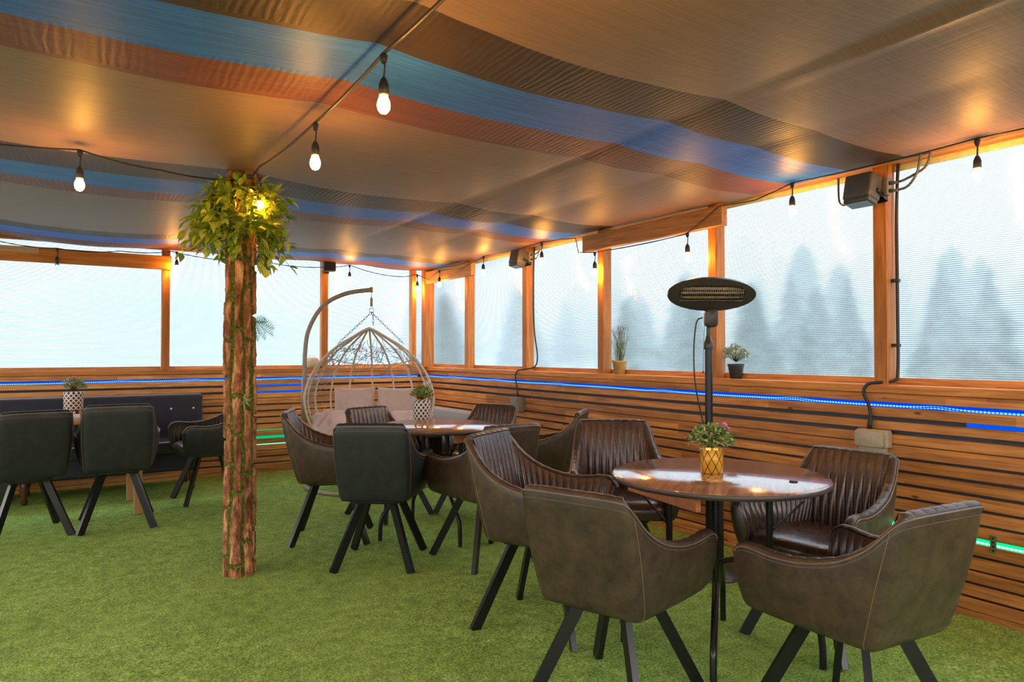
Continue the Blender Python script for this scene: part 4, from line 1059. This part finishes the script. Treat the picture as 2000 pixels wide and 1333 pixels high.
# sill pots
p = thing('potted_plant', 'dry lavender in an ochre pot on the right window sill', 'potted plant', (3.645, 4.12, 1.082), 0, 'potted plants')
MB().lathe([(.040, 0), (.044, .003), (.056, .092), (.062, .094), (.062, .106), (.057, .108), (.052, .09), (.001, .09)], 36).build('pot', M['clay_pot'], p, sharp=50)
st_ = MB(); bd = MB(); lv = MB(); rr = random.Random(8)
for k in range(46):
    a = rr.random()*2*pi; r0 = rr.uniform(0, .035); sp_ = rr.uniform(.0, .06); hgt = rr.uniform(.16, .29)
    b0 = Vector((r0*cos(a), r0*sin(a), .09)); b1 = b0+Vector((sp_*cos(a), sp_*sin(a), hgt)); st_.tube([b0, (b0+b1)/2+Vector((.004, 0, 0)), b1], .0011, 3)
    for j in range(5): leaf(bd, b1+Vector((0, 0, -.007*j)), Vector((rr.gauss(0, .6), rr.gauss(0, .6), 1)), Vector((1, rr.gauss(0, 1), 0)), .012, .005, 0, 3)
for k in range(150):
    a = rr.random()*2*pi; r0 = rr.uniform(0, .055); zz = rr.uniform(.10, .20)
    leaf(lv, Vector((r0*cos(a), r0*sin(a), zz)), Vector((cos(a)*.5, sin(a)*.5, 1)), Vector((cos(a), sin(a), 0)), .026, .004, .2, 3)
for dz, ln in ((.23, .10), (.24, .085), (.165, .11)):
    d = -R_*1.0+Vector((0, 0, .15)); st_.tube([Vector((0, 0, .13+dz*.4)), Vector((-.02, .0, .10+dz))+d*ln*.5, Vector((0, 0, .10+dz))+d*ln], .001, 3)
    for j in range(4): leaf(bd, Vector((0, 0, .10+dz))+d*(ln+.006*j), d, Vector((0, 0, 1)), .014, .006, 0, 3)
st_.build('stems', M['plant_stem'], p); bd.build('buds', M['lavender'], p); lv.build('leaves', M['grey_leaf'], p)
p = thing('potted_plant', 'round bush of tiny white flowers in a black pot on the right window sill', 'potted plant', (3.645, 2.995, 1.082), 0, 'potted plants')
MB().lathe([(.036, 0), (.038, .003), (.049, .082), (.053, .083), (.053, .094), (.047, .095), (.045, .08), (.001, .08)], 36).build('pot', M['black_pot'], p, sharp=50)
bush(p, 'leaves', M['grey_leaf'], (0, 0, .150), .082, .075, 190, .016, .006, 21)
bush(p, 'blossom', M['white_flower'], (0, 0, .148), .084, .074, 70, .009, .006, 22, stems=False)
# lantern on the back sill
p = thing('wicker_lantern', 'small round cream wicker lantern on the back sill left of the swing', 'lantern', (2.244, 7.572, 1.082))
MB().lathe([(.050, 0), (.068, .02), (.074, .06), (.068, .095), (.052, .112), (.030, .118)], 24).build('body', M['rattan_dark'], p)
vv = MB()
for k in range(20): a = 2*pi*k/20; vv.tube([(q*cos(a), q*sin(a), z_) for q, z_ in ((.052, 0), (.070, .02), (.076, .06), (.070, .095), (.054, .113))], .003, 4)
vv.build('weave', M['cream_flower'], p)
p2 = MB().tube([(.03*cos(a), 0, .12+.02*sin(a)) for a in np.linspace(0, pi, 8)], .003, 5).build('handle', M['cream_flower'], p)

# ------------------------------------------------------------------ electrics
def floodlight(name, label, loc, rz, mirror=1, big=1.0):
    t = thing(name, label, 'floodlight', loc, rz, 'floodlights under the canopy')
    b = Matrix.Rotation(radians(14), 4, 'Y')
    MB().rbox(-.085, .02, -.075, .075, -.065, .065, .012, mat=b).build('housing', M['flood'], t, sharp=50)
    MB().rbox(-.078, .012, -.070, .070, -.088, -.062, .008, mat=b).build('lens_frame', M['flood'], t, sharp=50)
    MB().box(-.070, .005, -.062, .062, -.091, -.088, mat=b).build('glass', M['floodglass'], t, smooth=False)
    fr = MB()
    for s_ in (-1, 1): fr.bar((-.03, s_*.082, -.01), (.055, s_*.082, -.05), .022, .004, up=(0, 1, 0))
    fr.bar((.057, -.085, -.05), (.057, .085, -.05), .004, .03, up=(0, 0, 1)); fr.build('bracket', M['black_metal'], t, smooth=False)
    MB().rbox(.02, .06, -.105, -.078, -.035, .055, .006).build('junction_box', M['box_grey'], t, sharp=50)
    for dz in (.025, -.015):
        MB().tube([(.04, -.10, dz), (.04, -.15, dz-.004)], [.011, .007], 10).build('cable_gland', M['cable_grey'], t)
        MB().tube(catmull([(.04, -.148, dz-.004), (.04, -.20, dz+.008), (.035, -.26-dz, .055+dz*.5), (.03, -.285-dz*1.2, .13), (.03, -.29-dz*1.2, .20)], 6), .0065, 8).build('cable', M['cable_grey'], t)
    MB().tube(catmull([(-.02, .078, -.045), (-.01, .12, -.055), (.0, .15, -.02), (.0, .152, .10)], 6), .006, 8).build('cable', M['cable_grey'], t)
    return t
floodlight('floodlight', 'dark floodlight with two curved cables on the post at the upper right', (3.535, 2.055, 2.105), 0)
floodlight('floodlight', 'dark floodlight with two curved cables on the fourth post from the right', (3.535, 5.36, 2.125), 0)
t = thing('floodlight', 'small square floodlight on the back wall post above the swing', 'floodlight', (2.385, 7.46, 2.20), 0, 'floodlights under the canopy')
MB().rbox(-.07, .07, -.06, .03, -.06, .055, .012, axis=1).build('housing', M['flood'], t, sharp=50); MB().box(-.02, .02, .03, .045, -.08, .0).build('bracket', M['black_metal'], t, smooth=False)
MB().box(-.06, .06, -.064, -.060, -.05, .045).build('glass', M['floodglass'], t, smooth=False)

tag(MB().tube(catmull([(3.674, 1.955, 2.29), (3.65, 1.955, 2.0), (3.65, 1.955, 1.5), (3.65, 1.956, 1.16), (3.635, 1.965, 1.105), (3.60, 2.02, 1.094), (3.57, 2.07, 1.085), (3.560, 2.09, 1.04), (3.572, 2.068, .97), (3.575, 2.06, .90), (3.565, 2.06, .865)], 8), .0085, 8).build('power_cable', M['cable']), 'black cable running down the right post to the beige wall socket', 'cable', 'cables down the posts')
tag(MB().tube(catmull([(3.68, 5.345, 2.29), (3.65, 5.32, 2.0), (3.65, 5.315, 1.5), (3.65, 5.26, 1.22), (3.63, 5.28, 1.12), (3.59, 5.40, 1.094), (3.565, 5.47, 1.08), (3.563, 5.50, 1.02), (3.572, 5.49, .93), (3.575, 5.48, .85)], 8), .0065, 8).build('power_cable', M['cable']), 'black cable looping down the farther post to the grey wall socket', 'cable', 'cables down the posts')
for z_ in (1.28, 1.62): tag(MB().rbox(3.640, 3.665, 1.945, 1.985, z_, z_+.018, .003).build('cable_clip', M['black_plastic']), 'small clip holding the black cable, %s one on the right post' % ('lower' if z_ < 1.5 else 'upper'), 'clip')
t = thing('socket_box', 'beige weatherproof socket box on the slatted wall at the right', 'socket', (3.60, 2.045, .80), 0, 'wall sockets')
MB().rbox(-.05, 0, -.085, .085, -.048, .048, .014, axis=0).build('body', M['box_beige'], t, sharp=50)
MB().rbox(-.070, -.048, -.070, .083, -.044, .042, .016, axis=0).build('cover', M['box_beige'], t, sharp=50)
MB().rbox(-.03, 0, -.06, .08, -.085, -.045, .006, axis=0).build('lower_housing', M['box_beige'], t, sharp=50)
MB().tube([(-.028, .02, .047), (-.028, .02, .11)], [.014, .009], 10).build('cable_gland', M['black_plastic'], t)
t = thing('socket_box', 'grey weatherproof socket box on the slatted wall in the distance', 'socket', (3.60, 5.46, .775), 0, 'wall sockets')
MB().rbox(-.075, 0, -.07, .07, -.085, .06, .012, axis=0).build('body', M['box_grey'], t, sharp=50)
MB().rbox(-.088, -.073, -.06, .06, -.075, .05, .012, axis=0).build('cover', M['box_grey'], t, sharp=50)
MB().tube([(-.028, .02, .058), (-.028, .02, .10)], [.014, .009], 10).build('cable_gland', M['black_plastic'], t)
mb = MB(); mb.box(3.594, 3.598, 1.486, 1.512, .325, .405)
for k in range(4): mb.lathe([(.0045, 0), (.0045, .002)], 10, mat=Matrix.Translation((3.592, 1.499, .337+.019*k)) @ Matrix.Rotation(pi/2, 4, 'Y'), mi=1)
tag(mb.build('metal_strap', [M['steel'], M['black_metal']], smooth=False), 'small perforated steel strap over the green LED gap at the right', 'strap')
